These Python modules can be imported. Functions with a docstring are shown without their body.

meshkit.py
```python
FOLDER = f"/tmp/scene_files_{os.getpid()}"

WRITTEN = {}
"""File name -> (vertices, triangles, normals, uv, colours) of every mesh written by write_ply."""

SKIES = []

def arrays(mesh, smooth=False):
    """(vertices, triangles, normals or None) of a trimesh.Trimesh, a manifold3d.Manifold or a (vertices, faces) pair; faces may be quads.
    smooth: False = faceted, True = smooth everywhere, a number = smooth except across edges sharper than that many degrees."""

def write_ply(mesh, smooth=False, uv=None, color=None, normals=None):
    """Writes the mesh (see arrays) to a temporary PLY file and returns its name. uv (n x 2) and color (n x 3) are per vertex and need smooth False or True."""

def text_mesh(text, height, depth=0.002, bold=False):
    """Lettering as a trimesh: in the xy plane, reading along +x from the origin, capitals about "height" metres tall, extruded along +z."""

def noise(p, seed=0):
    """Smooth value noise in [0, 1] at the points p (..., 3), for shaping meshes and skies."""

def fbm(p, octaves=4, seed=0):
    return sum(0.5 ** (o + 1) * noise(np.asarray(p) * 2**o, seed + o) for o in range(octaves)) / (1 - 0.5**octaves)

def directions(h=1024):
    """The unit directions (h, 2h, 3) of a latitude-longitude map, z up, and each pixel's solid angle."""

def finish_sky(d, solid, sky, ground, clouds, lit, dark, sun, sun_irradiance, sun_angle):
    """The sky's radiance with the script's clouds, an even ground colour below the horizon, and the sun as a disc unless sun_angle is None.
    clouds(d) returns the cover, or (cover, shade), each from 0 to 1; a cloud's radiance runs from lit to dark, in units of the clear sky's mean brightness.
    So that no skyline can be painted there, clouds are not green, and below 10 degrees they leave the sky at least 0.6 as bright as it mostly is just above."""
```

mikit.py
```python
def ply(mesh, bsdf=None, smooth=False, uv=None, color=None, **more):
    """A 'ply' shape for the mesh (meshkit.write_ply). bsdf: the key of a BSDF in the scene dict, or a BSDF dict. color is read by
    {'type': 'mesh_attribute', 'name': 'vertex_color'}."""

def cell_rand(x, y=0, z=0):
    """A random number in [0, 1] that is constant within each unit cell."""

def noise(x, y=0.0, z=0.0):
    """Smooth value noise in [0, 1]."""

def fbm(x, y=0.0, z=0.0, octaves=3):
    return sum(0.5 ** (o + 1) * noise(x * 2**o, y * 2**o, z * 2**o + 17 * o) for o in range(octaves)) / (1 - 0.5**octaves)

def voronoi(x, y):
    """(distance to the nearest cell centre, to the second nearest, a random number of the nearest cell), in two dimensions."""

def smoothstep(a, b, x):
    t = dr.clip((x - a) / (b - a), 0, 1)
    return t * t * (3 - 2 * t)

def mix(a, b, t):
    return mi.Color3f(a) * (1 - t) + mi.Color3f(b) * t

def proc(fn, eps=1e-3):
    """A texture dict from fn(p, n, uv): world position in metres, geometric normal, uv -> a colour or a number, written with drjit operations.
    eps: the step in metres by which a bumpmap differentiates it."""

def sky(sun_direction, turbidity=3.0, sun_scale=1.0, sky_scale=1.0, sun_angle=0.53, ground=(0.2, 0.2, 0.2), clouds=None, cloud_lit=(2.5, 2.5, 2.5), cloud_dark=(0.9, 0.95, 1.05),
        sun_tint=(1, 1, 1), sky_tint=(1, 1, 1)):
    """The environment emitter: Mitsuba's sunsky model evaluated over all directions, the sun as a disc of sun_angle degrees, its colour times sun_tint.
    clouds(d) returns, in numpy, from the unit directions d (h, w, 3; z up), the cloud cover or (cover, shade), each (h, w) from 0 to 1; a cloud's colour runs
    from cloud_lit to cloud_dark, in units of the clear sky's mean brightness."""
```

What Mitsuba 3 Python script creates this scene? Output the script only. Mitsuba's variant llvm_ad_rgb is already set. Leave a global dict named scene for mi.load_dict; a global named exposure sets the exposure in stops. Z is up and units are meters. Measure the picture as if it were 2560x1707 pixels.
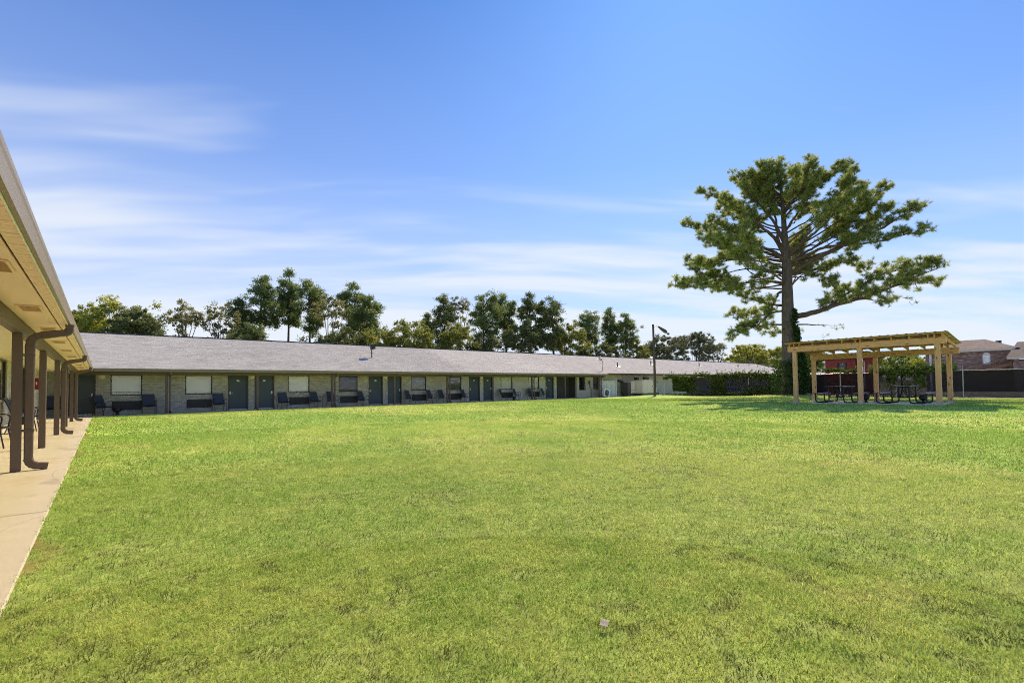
import math
import numpy as np, trimesh, shapely
import shapely.geometry as sg
import mitsuba as mi, drjit as dr
import mikit, meshkit
from mikit import proc, noise, fbm, voronoi, cell_rand, smoothstep, mix

T = mi.ScalarTransform4f
scene, labels = {}, {}

# ------------------------------------------------------------------ camera, sky, exposure
FPX, YAW, PITCH, ROLL, SHIFT, EYE = 1210.0, math.radians(40.2), math.radians(1.76), math.radians(0.8), 77.5, 1.08
_f = np.array([math.sin(YAW) * math.cos(PITCH), math.cos(YAW) * math.cos(PITCH), math.sin(PITCH)])
_r = np.array([math.cos(YAW), -math.sin(YAW), 0.0])
_u = np.cross(_r, _f)
_up = np.cross(_r * math.cos(ROLL) - _u * math.sin(ROLL), _f)
scene['camera'] = {
    'type': 'perspective', 'fov': 2 * math.degrees(math.atan(1280 / FPX)), 'fov_axis': 'x', 'near_clip': 0.05, 'far_clip': 6000.0,
    'principal_point_offset_y': -SHIFT / 1707,
    'to_world': T().look_at(origin=[0, 0, EYE], target=[float(_f[0]), float(_f[1]), float(EYE + _f[2])], up=[float(x) for x in _up]),
}
SUN_AZ, SUN_EL = math.radians(29.0), math.radians(43.5)          # azimuth from +X towards +Y
SUN = [math.cos(SUN_AZ) * math.cos(SUN_EL), math.sin(SUN_AZ) * math.cos(SUN_EL), math.sin(SUN_EL)]


def cirrus(d):
    el = np.clip(d[..., 2], 0.015, 1)
    px, py = d[..., 0] / (el + 0.10), d[..., 1] / (el + 0.10)
    c, s = math.cos(0.62), math.sin(0.62)                         # streaks lie along one wind direction
    a, b = px * c - py * s, px * s + py * c
    deg = np.degrees(np.arcsin(np.clip(d[..., 2], -1, 1)))
    warp = meshkit.fbm(np.stack([a * 0.55, b * 0.55, a * 0], -1), 3, 5)
    n1 = meshkit.fbm(np.stack([a * 0.55 + warp * 1.2, b * 2.3 + warp * 1.6, a * 0 + 3.1], -1), 5, 11)
    n2 = meshkit.fbm(np.stack([a * 1.6 + warp, b * 7.0 + warp * 2.5, a * 0 + 9.7], -1), 4, 23)
    n = 0.58 * n1 + 0.42 * n2
    lo = np.interp(deg, [0, 6, 12, 18, 26, 36, 60, 90], [0.22, 0.30, 0.40, 0.50, 0.585, 0.66, 0.68, 0.70])
    west = np.clip(0.5 + 0.5 * (d[..., 1] - d[..., 0]), 0, 1)
    cov = np.clip((n - lo + 0.05 + 0.16 * (west - 0.45)) / 0.32, 0, 1)
    cov = cov * cov * (3 - 2 * cov)
    haze = np.interp(deg, [0, 5, 10, 16, 24, 40], [0.82, 0.74, 0.60, 0.42, 0.19, 0.03])
    haze = haze * (0.62 + 0.42 * west)
    return np.clip(haze + (1 - haze) * cov * np.interp(deg, [0, 20, 45, 90], [0.9, 0.8, 0.55, 0.4]), 0, 1)


scene['sky_light'] = mikit.sky(SUN, turbidity=2.2, sun_scale=0.85, ground=(0.16, 0.19, 0.06), clouds=cirrus, cloud_lit=(2.5, 2.65, 2.85), cloud_dark=(1.2, 1.3, 1.5),
                               sky_tint=(0.36, 0.61, 1.08), sun_tint=(1.0, 0.95, 0.86))
exposure = 2.45


# ------------------------------------------------------------------ small helpers
def noise_np(x, y, z=0.0):
    return meshkit.noise(np.stack(np.broadcast_arrays(np.asarray(x, float), y, z), -1) + 1000000.0)


def fbm_np(x, y, z=0.0, octaves=3):          # the same numbers as mikit.fbm
    return sum(0.5 ** (o + 1) * noise_np(np.asarray(x) * 2**o, np.asarray(y) * 2**o, z * 2**o + 17 * o) for o in range(octaves)) / (1 - 0.5**octaves)


def numbered(key):
    if key not in scene and key not in labels:
        return key
    k = 1
    while f'{key}_{k:03d}' in scene or f'{key}_{k:03d}' in labels:
        k += 1
    return f'{key}_{k:03d}'


_count = {}


def new_key(key):
    n = _count.get(key, -1) + 1
    _count[key] = n
    return key if n == 0 else f'{key}_{n:03d}'


class MB:
    """collects faces; becomes one mesh"""

    def __init__(self):
        self.v, self.f, self.n = [], [], 0

    def add(self, v, f):
        v, f = np.asarray(v, float).reshape(-1, 3), np.asarray(f, int)
        if f.shape[1] == 4:
            f = np.vstack([f[:, [0, 1, 2]], f[:, [0, 2, 3]]])
        self.v.append(v)
        self.f.append(f + self.n)
        self.n += len(v)
        return self

    def mesh(self, m):
        return self.add(m.vertices, m.faces)

    def box(self, x0, x1, y0, y1, z0, z1, bev=0.0):
        if bev:
            p = []
            for x, y, z, sx, sy, sz in [(a, b, c, i, j, k) for a, i in ((x0, 1), (x1, -1)) for b, j in ((y0, 1), (y1, -1)) for c, k in ((z0, 1), (z1, -1))]:
                p += [(x, y + sy * bev, z + sz * bev), (x + sx * bev, y, z + sz * bev), (x + sx * bev, y + sy * bev, z)]
            return self.mesh(trimesh.convex.convex_hull(np.array(p)))
        v = [[x, y, z] for x in (x0, x1) for y in (y0, y1) for z in (z0, z1)]
        return self.add(v, BOXF)

    def obox(self, c, ax, half):
        """box with centre c, axes ax (rows) and half sizes"""
        ax = np.asarray(ax, float) * np.asarray(half, float)[:, None]
        v = np.array([[i, j, k] for i in (-1, 1) for j in (-1, 1) for k in (-1, 1)], float) @ ax + np.asarray(c, float)
        return self.add(v, BOXF)

    def beam(self, a, b, w, h, up=(0, 0, 1)):
        a, b = np.asarray(a, float), np.asarray(b, float)
        t = b - a
        L = np.linalg.norm(t)
        t /= L
        s = np.cross(up, t)
        s /= np.linalg.norm(s)
        return self.obox((a + b) / 2, [t, s, np.cross(t, s)], [L / 2, w / 2, h / 2])

    def tube(self, pts, r, sides=8, cap=True):
        p = np.asarray(pts, float)
        n = len(p)
        r = np.broadcast_to(r, (n,))
        t = np.gradient(p, axis=0)
        t /= np.linalg.norm(t, axis=1, keepdims=True) + 1e-12
        ref = np.array([0, 0, 1.0]) if abs(t[0, 2]) < 0.9 else np.array([1.0, 0, 0])
        a = np.zeros_like(p)
        q = np.cross(t[0], ref)
        for i in range(n):
            q = q - t[i] * (q @ t[i])
            q /= np.linalg.norm(q) + 1e-12
            a[i] = q
        b = np.cross(t, a)
        g = np.arange(sides) * 2 * np.pi / sides
        v = p[:, None] + r[:, None, None] * (np.cos(g)[None, :, None] * a[:, None] + np.sin(g)[None, :, None] * b[:, None])
        i, j = np.meshgrid(np.arange(n - 1), np.arange(sides), indexing='ij')
        f = np.stack([i * sides + j, i * sides + (j + 1) % sides, (i + 1) * sides + (j + 1) % sides, (i + 1) * sides + j], -1).reshape(-1, 4)
        v = v.reshape(-1, 3)
        f = np.vstack([f[:, [0, 1, 2]], f[:, [0, 2, 3]]])
        if cap:
            v = np.vstack([v, p[:1], p[-1:]])
            k = np.arange(sides)
            f = np.vstack([f, np.stack([k * 0 + n * sides, (k + 1) % sides, k], 1), np.stack([k * 0 + n * sides + 1, (n - 1) * sides + k, (n - 1) * sides + (k + 1) % sides], 1)])
        return self.add(v, f)

    def rect_sweep(self, pts, side, hw, hd, scale=None):
        """rectangular duct along a planar path; side = unit normal of the plane"""
        p, side = np.asarray(pts, float), np.asarray(side, float)
        t = np.gradient(p, axis=0)
        t /= np.linalg.norm(t, axis=1, keepdims=True)
        o = np.cross(t, side)
        sc = np.ones(len(p)) if scale is None else np.asarray(scale)
        c = 0.25
        prof = [(-1, -1 + c), (-1, 1 - c), (-1 + c, 1), (1 - c, 1), (1, 1 - c), (1, -1 + c), (1 - c, -1), (-1 + c, -1)]
        v = np.stack([p + side * (a * hw * sc)[:, None] + o * (b * hd * sc)[:, None] for a, b in prof], 1)
        m, n = len(prof), len(p)
        i, j = np.meshgrid(np.arange(n - 1), np.arange(m), indexing='ij')
        f = np.stack([i * m + j, i * m + (j + 1) % m, (i + 1) * m + (j + 1) % m, (i + 1) * m + j], -1).reshape(-1, 4)
        return self.add(v.reshape(-1, 3), f)

    def prism(self, poly, axis, lo, hi):
        """extrudes a 2-D outline: axis 'y' takes (x, z), 'x' takes (y, z), 'z' takes (x, y)"""
        poly = poly if hasattr(poly, 'exterior') else sg.Polygon(poly)
        m = trimesh.creation.extrude_polygon(poly, hi - lo, engine='earcut')
        v, f = np.array(m.vertices), np.array(m.faces)
        if axis == 'y':
            v, f = np.stack([v[:, 0], v[:, 2] + lo, v[:, 1]], 1), f[:, ::-1]
        elif axis == 'x':
            v = np.stack([v[:, 2] + lo, v[:, 0], v[:, 1]], 1)
        else:
            v[:, 2] += lo
        return self.add(v, f)

    def lathe(self, prof, c, sides=20):
        prof = np.asarray(prof, float)
        g = np.arange(sides) * 2 * np.pi / sides
        v = np.stack([prof[:, 0][:, None] * np.cos(g) + c[0], prof[:, 0][:, None] * np.sin(g) + c[1], np.broadcast_to(prof[:, 1][:, None] + c[2], (len(prof), sides))], -1).reshape(-1, 3)
        n = len(prof)
        i, j = np.meshgrid(np.arange(n - 1), np.arange(sides), indexing='ij')
        f = np.stack([i * sides + j, i * sides + (j + 1) % sides, (i + 1) * sides + (j + 1) % sides, (i + 1) * sides + j], -1).reshape(-1, 4)
        return self.add(v, f)

    def out(self):
        return np.vstack(self.v), np.vstack(self.f)


BOXF = [[0, 1, 3, 2], [4, 6, 7, 5], [0, 4, 5, 1], [2, 3, 7, 6], [0, 2, 6, 4], [1, 5, 7, 3]]


def put(key, mb, mat, smooth=False, **kw):
    """one entry of the scene under a fresh number of key"""
    key = new_key(key)
    m = mb.out() if isinstance(mb, MB) else mb
    if smooth not in (False, True):
        m = trimesh.Trimesh(m[0], m[1], process=True)
    scene[key] = mikit.ply(m, 'mat_' + mat, smooth=smooth, **kw)
    return key


def thing(name, label, cat, group=None):
    key = new_key(name)
    labels[key] = {'label': label, 'category': cat}
    if group:
        labels[key]['group'] = group
    return key


def tag(key, label, cat, group=None, kind=None):
    labels[key] = {'label': label, 'category': cat}
    if group:
        labels[key]['group'] = group
    if kind:
        labels[key]['kind'] = kind


def structure(name, mb, mat, label=None, **kw):
    k = put(name, mb, mat, **kw)
    labels[k] = {'kind': 'structure'}
    if label:
        labels[k]['label'] = label
    return k


def fillet(pts, r, n=6):
    p = [np.asarray(q, float) for q in pts]
    out = [p[0]]
    for a, b, c in zip(p[:-2], p[1:-1], p[2:]):
        u, w = a - b, c - b
        lu, lw = np.linalg.norm(u), np.linalg.norm(w)
        k = min(r, 0.49 * lu, 0.49 * lw)
        s, e = b + u / lu * k, b + w / lw * k
        for t in np.linspace(0, 1, n):
            out.append((1 - t) ** 2 * s + 2 * t * (1 - t) * b + t * t * e)
    out.append(p[-1])
    return np.array(out)


# ------------------------------------------------------------------ materials
def mat(name, base, rough=0.6, metal=0.0, spec=0.5, bump=None, bscale=0.003, **kw):
    col = proc(base) if callable(base) else {'type': 'rgb', 'value': list(base)}
    b = {'type': 'principled', 'base_color': col, 'roughness': rough, 'metallic': metal, 'specular': spec, **kw}
    if bump is not None:
        b = {'type': 'bumpmap', 'arbitrary': proc(bump, 2e-3), 'scale': bscale, 'bsdf': b}
    scene['mat_' + name] = {'type': 'twosided', 'bsdf': b}
    return name


def leafmat(name, base, trans=0.9, rough=0.55):
    col = proc(base) if callable(base) else base if isinstance(base, dict) else {'type': 'rgb', 'value': list(base)}
    scene['mat_' + name] = {'type': 'principledthin', 'base_color': col, 'roughness': rough, 'diff_trans': trans, 'eta': 1.35}
    return name


def speckled(c, amp=0.12, scale=3.0, fine=40.0):
    def fn(p, n, uv):
        k = 1 + amp * (fbm(p.x * scale, p.y * scale, p.z * scale) - 0.5) * 2 + 0.5 * amp * (noise(p.x * fine, p.y * fine, p.z * fine) - 0.5) * 2
        return mi.Color3f(c) * k
    return fn


PITCH_B, PITCH_C = 0.21, 0.0762                  # brick length and course height with joint


def brick_cells(p, n):
    along = dr.select(dr.abs(n.x) > 0.6, p.y, p.x)
    row = dr.floor(p.z / PITCH_C)
    sh = 0.5 * (row - 2 * dr.floor(row / 2))
    return along / PITCH_B + sh, p.z / PITCH_C, row


def brick_col(p, n, uv):
    a, b, row = brick_cells(p, n)
    r = cell_rand(dr.floor(a), row, 3)
    r2 = cell_rand(dr.floor(a), row, 8)
    c = mix((0.42, 0.395, 0.34), (0.58, 0.555, 0.50), r)
    c = mix(c, (0.30, 0.25, 0.18), 0.55 * smoothstep(0.86, 1.0, r2))
    return c * (0.92 + 0.16 * fbm(p.x * 9, p.y * 9, p.z * 9))


def brick_wall_col(p, n, uv):                    # backing wall: mortar near, painted brick far off
    a, b, row = brick_cells(p, n)
    fa, fb = a - dr.floor(a), b - dr.floor(b)
    joint = dr.select((fa < 0.05) | (fb < 0.14), 1.0, 0.0)
    r = cell_rand(dr.floor(a), row, 3)
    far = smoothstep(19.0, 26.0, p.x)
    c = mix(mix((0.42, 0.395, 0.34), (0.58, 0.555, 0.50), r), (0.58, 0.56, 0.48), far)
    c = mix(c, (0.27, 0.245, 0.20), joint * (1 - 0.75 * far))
    return c * (0.9 + 0.2 * fbm(p.x * 1.5, p.y * 1.5, p.z * 1.5))


mat('brick', brick_col, 0.85, spec=0.25)
mat('brick_wall', brick_wall_col, 0.9, spec=0.2)
mat('brown_trim', speckled((0.115, 0.082, 0.062), 0.08), 0.45)
mat('gutter_brown', (0.20, 0.165, 0.135), 0.38, spec=0.5)
mat('post_brown', speckled((0.135, 0.095, 0.075), 0.10, 2.0), 0.5)
mat('soffit_tan', speckled((0.83, 0.60, 0.52), 0.05, 1.2), 0.55)
mat('ceiling_cream', speckled((0.80, 0.70, 0.55), 0.04, 1.0), 0.6)
mat('joint_dark', (0.03, 0.022, 0.015), 0.8)
mat('vent_tan', (0.58, 0.43, 0.29), 0.6)
mat('door_slate', speckled((0.045, 0.068, 0.088), 0.06, 2.0), 0.42)
mat('frame_brown', (0.085, 0.062, 0.05), 0.5)
mat('window_black', (0.02, 0.018, 0.018), 0.4)
mat('blind_white', (0.78, 0.77, 0.72), 0.6)
mat('blind_grey', (0.30, 0.31, 0.29), 0.6)
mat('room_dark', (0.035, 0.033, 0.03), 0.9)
mat('alcove_dark', speckled((0.085, 0.08, 0.07), 0.1), 0.8)
mat('grille_dark', (0.045, 0.042, 0.044), 0.5)
mat('lamp_cream', (0.86, 0.80, 0.60), 0.5)
mat('plate_white', (0.8, 0.8, 0.78), 0.5)
mat('steel', (0.62, 0.62, 0.6), 0.35, 0.9)
mat('chair_frame', (0.018, 0.017, 0.017), 0.35)
mat('sling_navy', speckled((0.040, 0.053, 0.085), 0.10, 14.0, 200.0), 0.6, spec=0.5)
mat('black_iron', (0.014, 0.014, 0.014), 0.4)
mat('black_plastic', speckled((0.018, 0.018, 0.02), 0.1), 0.33)
mat('red_metal', (0.24, 0.012, 0.012), 0.4)
mat('galvanised', speckled((0.42, 0.43, 0.44), 0.12, 6.0), 0.42, 0.7)
mat('white_vinyl', (0.80, 0.80, 0.80), 0.45)
mat('ac_beige', speckled((0.76, 0.66, 0.56), 0.05), 0.5)
mat('brown_metal', (0.085, 0.072, 0.065), 0.5)
mat('copper_orange', (0.55, 0.20, 0.10), 0.5)
mat('footing_concrete', speckled((0.46, 0.45, 0.42), 0.25, 9.0), 0.9)


def shingle_col(p, n, uv):
    c = dr.floor(p.x / 0.30 + 0.5 * (dr.floor(p.z / 0.0443) - 2 * dr.floor(p.z / 0.0886)))
    r = cell_rand(c, dr.floor(p.z / 0.0443), dr.floor(p.y / 0.133))
    streak = fbm(p.x * 1.7, p.z * 21, 0)
    stain = fbm(p.x * 0.35, p.z * 0.25 + p.x * 0.02, 0, 4)
    k = 0.92 + 0.13 * r + 0.42 * (streak - 0.5) + 0.22 * (stain - 0.5)
    return mi.Color3f(0.352, 0.356, 0.343) * k


mat('shingles', shingle_col, 0.92, spec=0.25)


def concrete_col(p, n, uv):
    s = fbm(p.x * 0.8, p.y * 0.8, 0, 4)
    st = smoothstep(0.55, 0.8, fbm(p.x * 1.7 + 9, p.y * 0.7, 0, 4))
    edge = smoothstep(-0.75, -0.42, p.x) * smoothstep(0.6, -0.3, p.x)
    c = mix((0.365, 0.335, 0.21), (0.435, 0.405, 0.28), s)
    c = mix(c, (0.35, 0.275, 0.14), 0.45 * st)
    c = mix(c, (0.44, 0.41, 0.33), 0.55 * edge)
    crack = dr.abs(fbm(p.x * 1.3 + 2, p.y * 0.45, 0, 4) - 0.5)
    c = c * (1 - 0.30 * smoothstep(0.006, 0.0, crack))
    wet = smoothstep(0.62, 0.78, fbm(p.x * 2.2 + 4, p.y * 1.1 + 8, 0, 4))
    c = c * (1 - 0.22 * wet)
    sp = noise(p.x * 55, p.y * 55, p.z * 55)
    return c * (0.93 + 0.07 * sp + 0.10 * (fbm(p.x * 6, p.y * 6, 0) - 0.5))


mat('concrete', concrete_col, 0.9, spec=0.25)
mat('pad_concrete', speckled((0.52, 0.49, 0.42), 0.15, 2.0), 0.9)


def wood(axis, c0, c1, name):
    def fn(p, n, uv):
        if axis == 'z':
            l, a, b = p.z, p.x, p.y
        elif axis == 'y':
            l, a, b = p.y, p.x, p.z
        else:
            l, a, b = p.x, p.y, p.z
        w = fbm(l * 0.9, a * 7, b * 7)
        g = fbm(l * 1.2, a * 42 + w * 3, b * 42 + w * 3, 3)
        c = mix(c0, c1, g)
        s = a + b
        d, _, k = voronoi(l * 2.1, s * 6.0 + 3)
        kn = dr.select(k > 0.62, smoothstep(0.20, 0.06, d), 0.0)
        c = mix(c, (0.16, 0.075, 0.03), 0.85 * kn)
        return c * (0.86 + 0.28 * fbm(l * 0.7 + 5, a * 3, b * 3))
    return mat(name, fn, 0.7, spec=0.3)


wood('z', (0.58, 0.335, 0.15), (0.78, 0.495, 0.25), 'wood_upright')
wood('y', (0.57, 0.315, 0.135), (0.78, 0.475, 0.235), 'wood_beam')
wood('x', (0.50, 0.28, 0.10), (0.66, 0.42, 0.17), 'wood_rafter')
wood('x', (0.36, 0.20, 0.09), (0.48, 0.28, 0.13), 'stair_wood')
mat('roof_tin', speckled((0.42, 0.36, 0.29), 0.1), 0.5, 0.2)


def caboose_col(p, n, uv):
    k = fbm(p.y * 5, p.z * 1.3, p.x * 5)
    c = mix((0.25, 0.036, 0.028), (0.36, 0.07, 0.055), k)
    return mix(c, (0.42, 0.18, 0.15), 0.5 * smoothstep(0.62, 0.8, fbm(p.y * 3, p.z * 2 + 4, p.x)))


mat('caboose_red', caboose_col, 0.7)
mat('caboose_dark', (0.10, 0.03, 0.025), 0.7)


def house_brick_col(p, n, uv):
    along = dr.select(dr.abs(n.x) > 0.6, p.y, p.x)
    row = dr.floor(p.z / 0.085)
    a = along / 0.26 + 0.5 * (row - 2 * dr.floor(row / 2))
    r, r2 = cell_rand(dr.floor(a), row, 1), cell_rand(dr.floor(a), row, 2)
    c = mix((0.17, 0.105, 0.085), (0.33, 0.22, 0.18), r)
    c = mix(c, (0.45, 0.38, 0.33), smoothstep(0.72, 0.95, r2))
    fb = p.z / 0.085 - row
    return mix(c, (0.35, 0.31, 0.27), dr.select(fb < 0.13, 0.7, 0.0))


mat('house_brick', house_brick_col, 0.9)
mat('house_roof', speckled((0.150, 0.128, 0.118), 0.28, 1.0, 9.0), 0.9)
mat('cream_trim', (0.76, 0.70, 0.60), 0.6)
mat('hill_green', speckled((0.075, 0.10, 0.075), 0.3, 0.02, 0.1), 0.95)
mat('asphalt', speckled((0.16, 0.155, 0.145), 0.2, 0.7, 20.0), 0.95)
mat('far_ground', speckled((0.10, 0.12, 0.045), 0.3, 0.05, 0.6), 0.95)
mat('bark', lambda p, n, uv: mix((0.055, 0.042, 0.034), (0.19, 0.155, 0.13), fbm(p.x * 9, p.y * 9, p.z * 3, 4)), 0.95, bump=lambda p, n, uv: fbm(p.x * 11, p.y * 11, p.z * 3.5, 4), bscale=0.08)
mat('bark_red', lambda p, n, uv: mix((0.065, 0.046, 0.037), (0.165, 0.112, 0.085), fbm(p.x * 5, p.y * 5, p.z * 2, 3)), 0.95)
mat('pole_wood', lambda p, n, uv: mix((0.06, 0.048, 0.04), (0.115, 0.092, 0.078), fbm(p.x * 30, p.y * 30, p.z * 1.5)), 0.9)
mat('paper', (0.17, 0.175, 0.155), 0.7)
scene['mat_glass'] = {'type': 'thindielectric', 'int_ior': 1.5}
# woven privacy screen: threads with open holes between them
scene['mat_screen_mesh'] = {'type': 'mask', 'opacity': 0.88, 'bsdf': {'type': 'twosided', 'bsdf': {'type': 'diffuse', 'reflectance': {'type': 'rgb', 'value': [0.018, 0.018, 0.02]}}}}

GREEN, YELLOW, STRAW, LUSH, SOIL = (0.31, 0.47, 0.10), (0.53, 0.62, 0.17), (0.66, 0.57, 0.28), (0.17, 0.35, 0.055), (0.17, 0.10, 0.04)


def lawn_mix(fb, ss, x, y):
    """weights (yellow, lush, straw) of the lawn at a place: the same function for the ground and for the blades on it"""
    a, b, c = fb(x * 0.16 + 3, y * 0.16), fb(x * 0.75, y * 0.75 + 7), fb(x * 3.1 + 5, y * 3.1)
    return ss(0.36, 0.66, 0.5 * a + 0.32 * b + 0.18 * c), ss(0.50, 0.76, 0.45 * c + 0.55 * b), ss(0.58, 0.80, 0.55 * c + 0.45 * fb(x * 0.4 + 31, y * 0.4))


def lawn_col(p, n, uv):
    yl, lu, st = lawn_mix(lambda x, y: fbm(x, y, 0), smoothstep, p.x, p.y)
    c = mix(GREEN, YELLOW, yl)
    c = mix(c, LUSH, 0.45 * lu * (1 - yl))
    c = mix(c, STRAW, 0.35 * st)
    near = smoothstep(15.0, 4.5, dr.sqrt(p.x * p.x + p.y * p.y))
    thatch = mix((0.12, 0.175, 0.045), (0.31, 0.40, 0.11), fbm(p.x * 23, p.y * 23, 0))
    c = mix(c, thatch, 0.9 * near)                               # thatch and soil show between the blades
    mulch = smoothstep(37.6, 39.0, p.x + 1.1 * (fbm(p.x * 0.8, p.y * 0.8, 0) - 0.5)) * smoothstep(24.5, 21.0, p.y) * smoothstep(7.0, 9.5, p.y)
    bare = smoothstep(0.0, 0.16, -p.x - 0.20 + 0.1 * fbm(p.x * 9, p.y * 3, 0)) * smoothstep(0.55, 0.75, fbm(p.x * 2, p.y * 1.1 + 4, 0))
    c = mix(c, SOIL, dr.maximum(0.85 * mulch, 0.8 * bare))
    return c * (0.72 + 0.56 * fbm(p.x * 11, p.y * 11, 0, 4))


mat('lawn', lawn_col, 0.95, spec=0.1)
leafmat('grass_blade', {'type': 'mesh_attribute', 'name': 'vertex_color'}, 0.9, 0.5)

FOLIAGE = {}


def foliage(name, c0, c1, scale=0.7, trans=0.7):
    def fn(p, n, uv):
        return mix(c0, c1, fbm(p.x * scale, p.y * scale, p.z * scale)) * (0.7 + 0.6 * cell_rand(p.x * 6, p.y * 6, p.z * 6))
    leafmat(name, fn, trans)


foliage('needles', (0.23, 0.31, 0.10), (0.54, 0.59, 0.22), 1.1, 1.1)
foliage('needles_far', (0.14, 0.21, 0.075), (0.31, 0.38, 0.15), 0.5, 1.0)
foliage('needles_dark', (0.11, 0.16, 0.065), (0.24, 0.29, 0.12), 0.5, 1.0)
foliage('leaf_yellow', (0.27, 0.32, 0.055), (0.55, 0.55, 0.13), 0.8, 1.0)
foliage('leaf_olive', (0.19, 0.225, 0.06), (0.35, 0.38, 0.11), 0.6, 1.0)
foliage('leaf_brown', (0.20, 0.215, 0.09), (0.37, 0.365, 0.16), 0.7, 1.0)
foliage('leaf_dark', (0.11, 0.145, 0.06), (0.22, 0.26, 0.11), 0.6, 1.0)
foliage('leaf_magnolia', (0.10, 0.135, 0.065), (0.30, 0.31, 0.18), 0.6, 0.6)
foliage('leaf_ivy', (0.025, 0.055, 0.018), (0.065, 0.12, 0.035), 1.3)
foliage('leaf_vine', (0.045, 0.08, 0.022), (0.18, 0.25, 0.065), 1.3)
foliage('leaf_green', (0.15, 0.23, 0.05), (0.36, 0.42, 0.11), 0.8, 1.0)


# ------------------------------------------------------------------ ground, lawn, paving
def ss_np(a, b, x):
    t = np.clip((x - a) / (b - a), 0, 1)
    return t * t * (3 - 2 * t)


def lawn_z(x, y):
    """the lawn's height over the walkway"""
    x, y = np.asarray(x, float), np.asarray(y, float)
    z = -0.012 - 0.035 * ss_np(6, 15, x) * (1 - ss_np(18, 23, y)) * (1 - ss_np(20, 25, x))
    z = z + 0.075 * ss_np(17, 25.5, y) * (1 - ss_np(26.5, 29.2, y)) * ss_np(1.0, 6, x)
    z = z + 0.135 * ss_np(20.0, 24.6, x) * (1 - 0.75 * ss_np(29.5, 40.5, x)) * (1 - ss_np(15, 24, y))
    z = z + 0.20 * np.exp(-((x - 39.3) ** 2 + (y - 14.4) ** 2) / 22.0)
    z = z + 0.05 * ss_np(30, 40, x) * ss_np(17, 24, y) * (1 - ss_np(27.5, 29.3, y))
    z = z + 0.05 * np.exp(-((x - 40.5) ** 2 + (y - 27.3) ** 2) / 3.0)
    far = ss_np(3, 9, np.hypot(x, y)) * (1 - ss_np(27.5, 29.3, y)) * ss_np(-0.3, 1.5, x)
    return z + far * 0.035 * (fbm_np(x * 0.33 + 2, y * 0.33, 0, 3) - 0.5)


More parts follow.
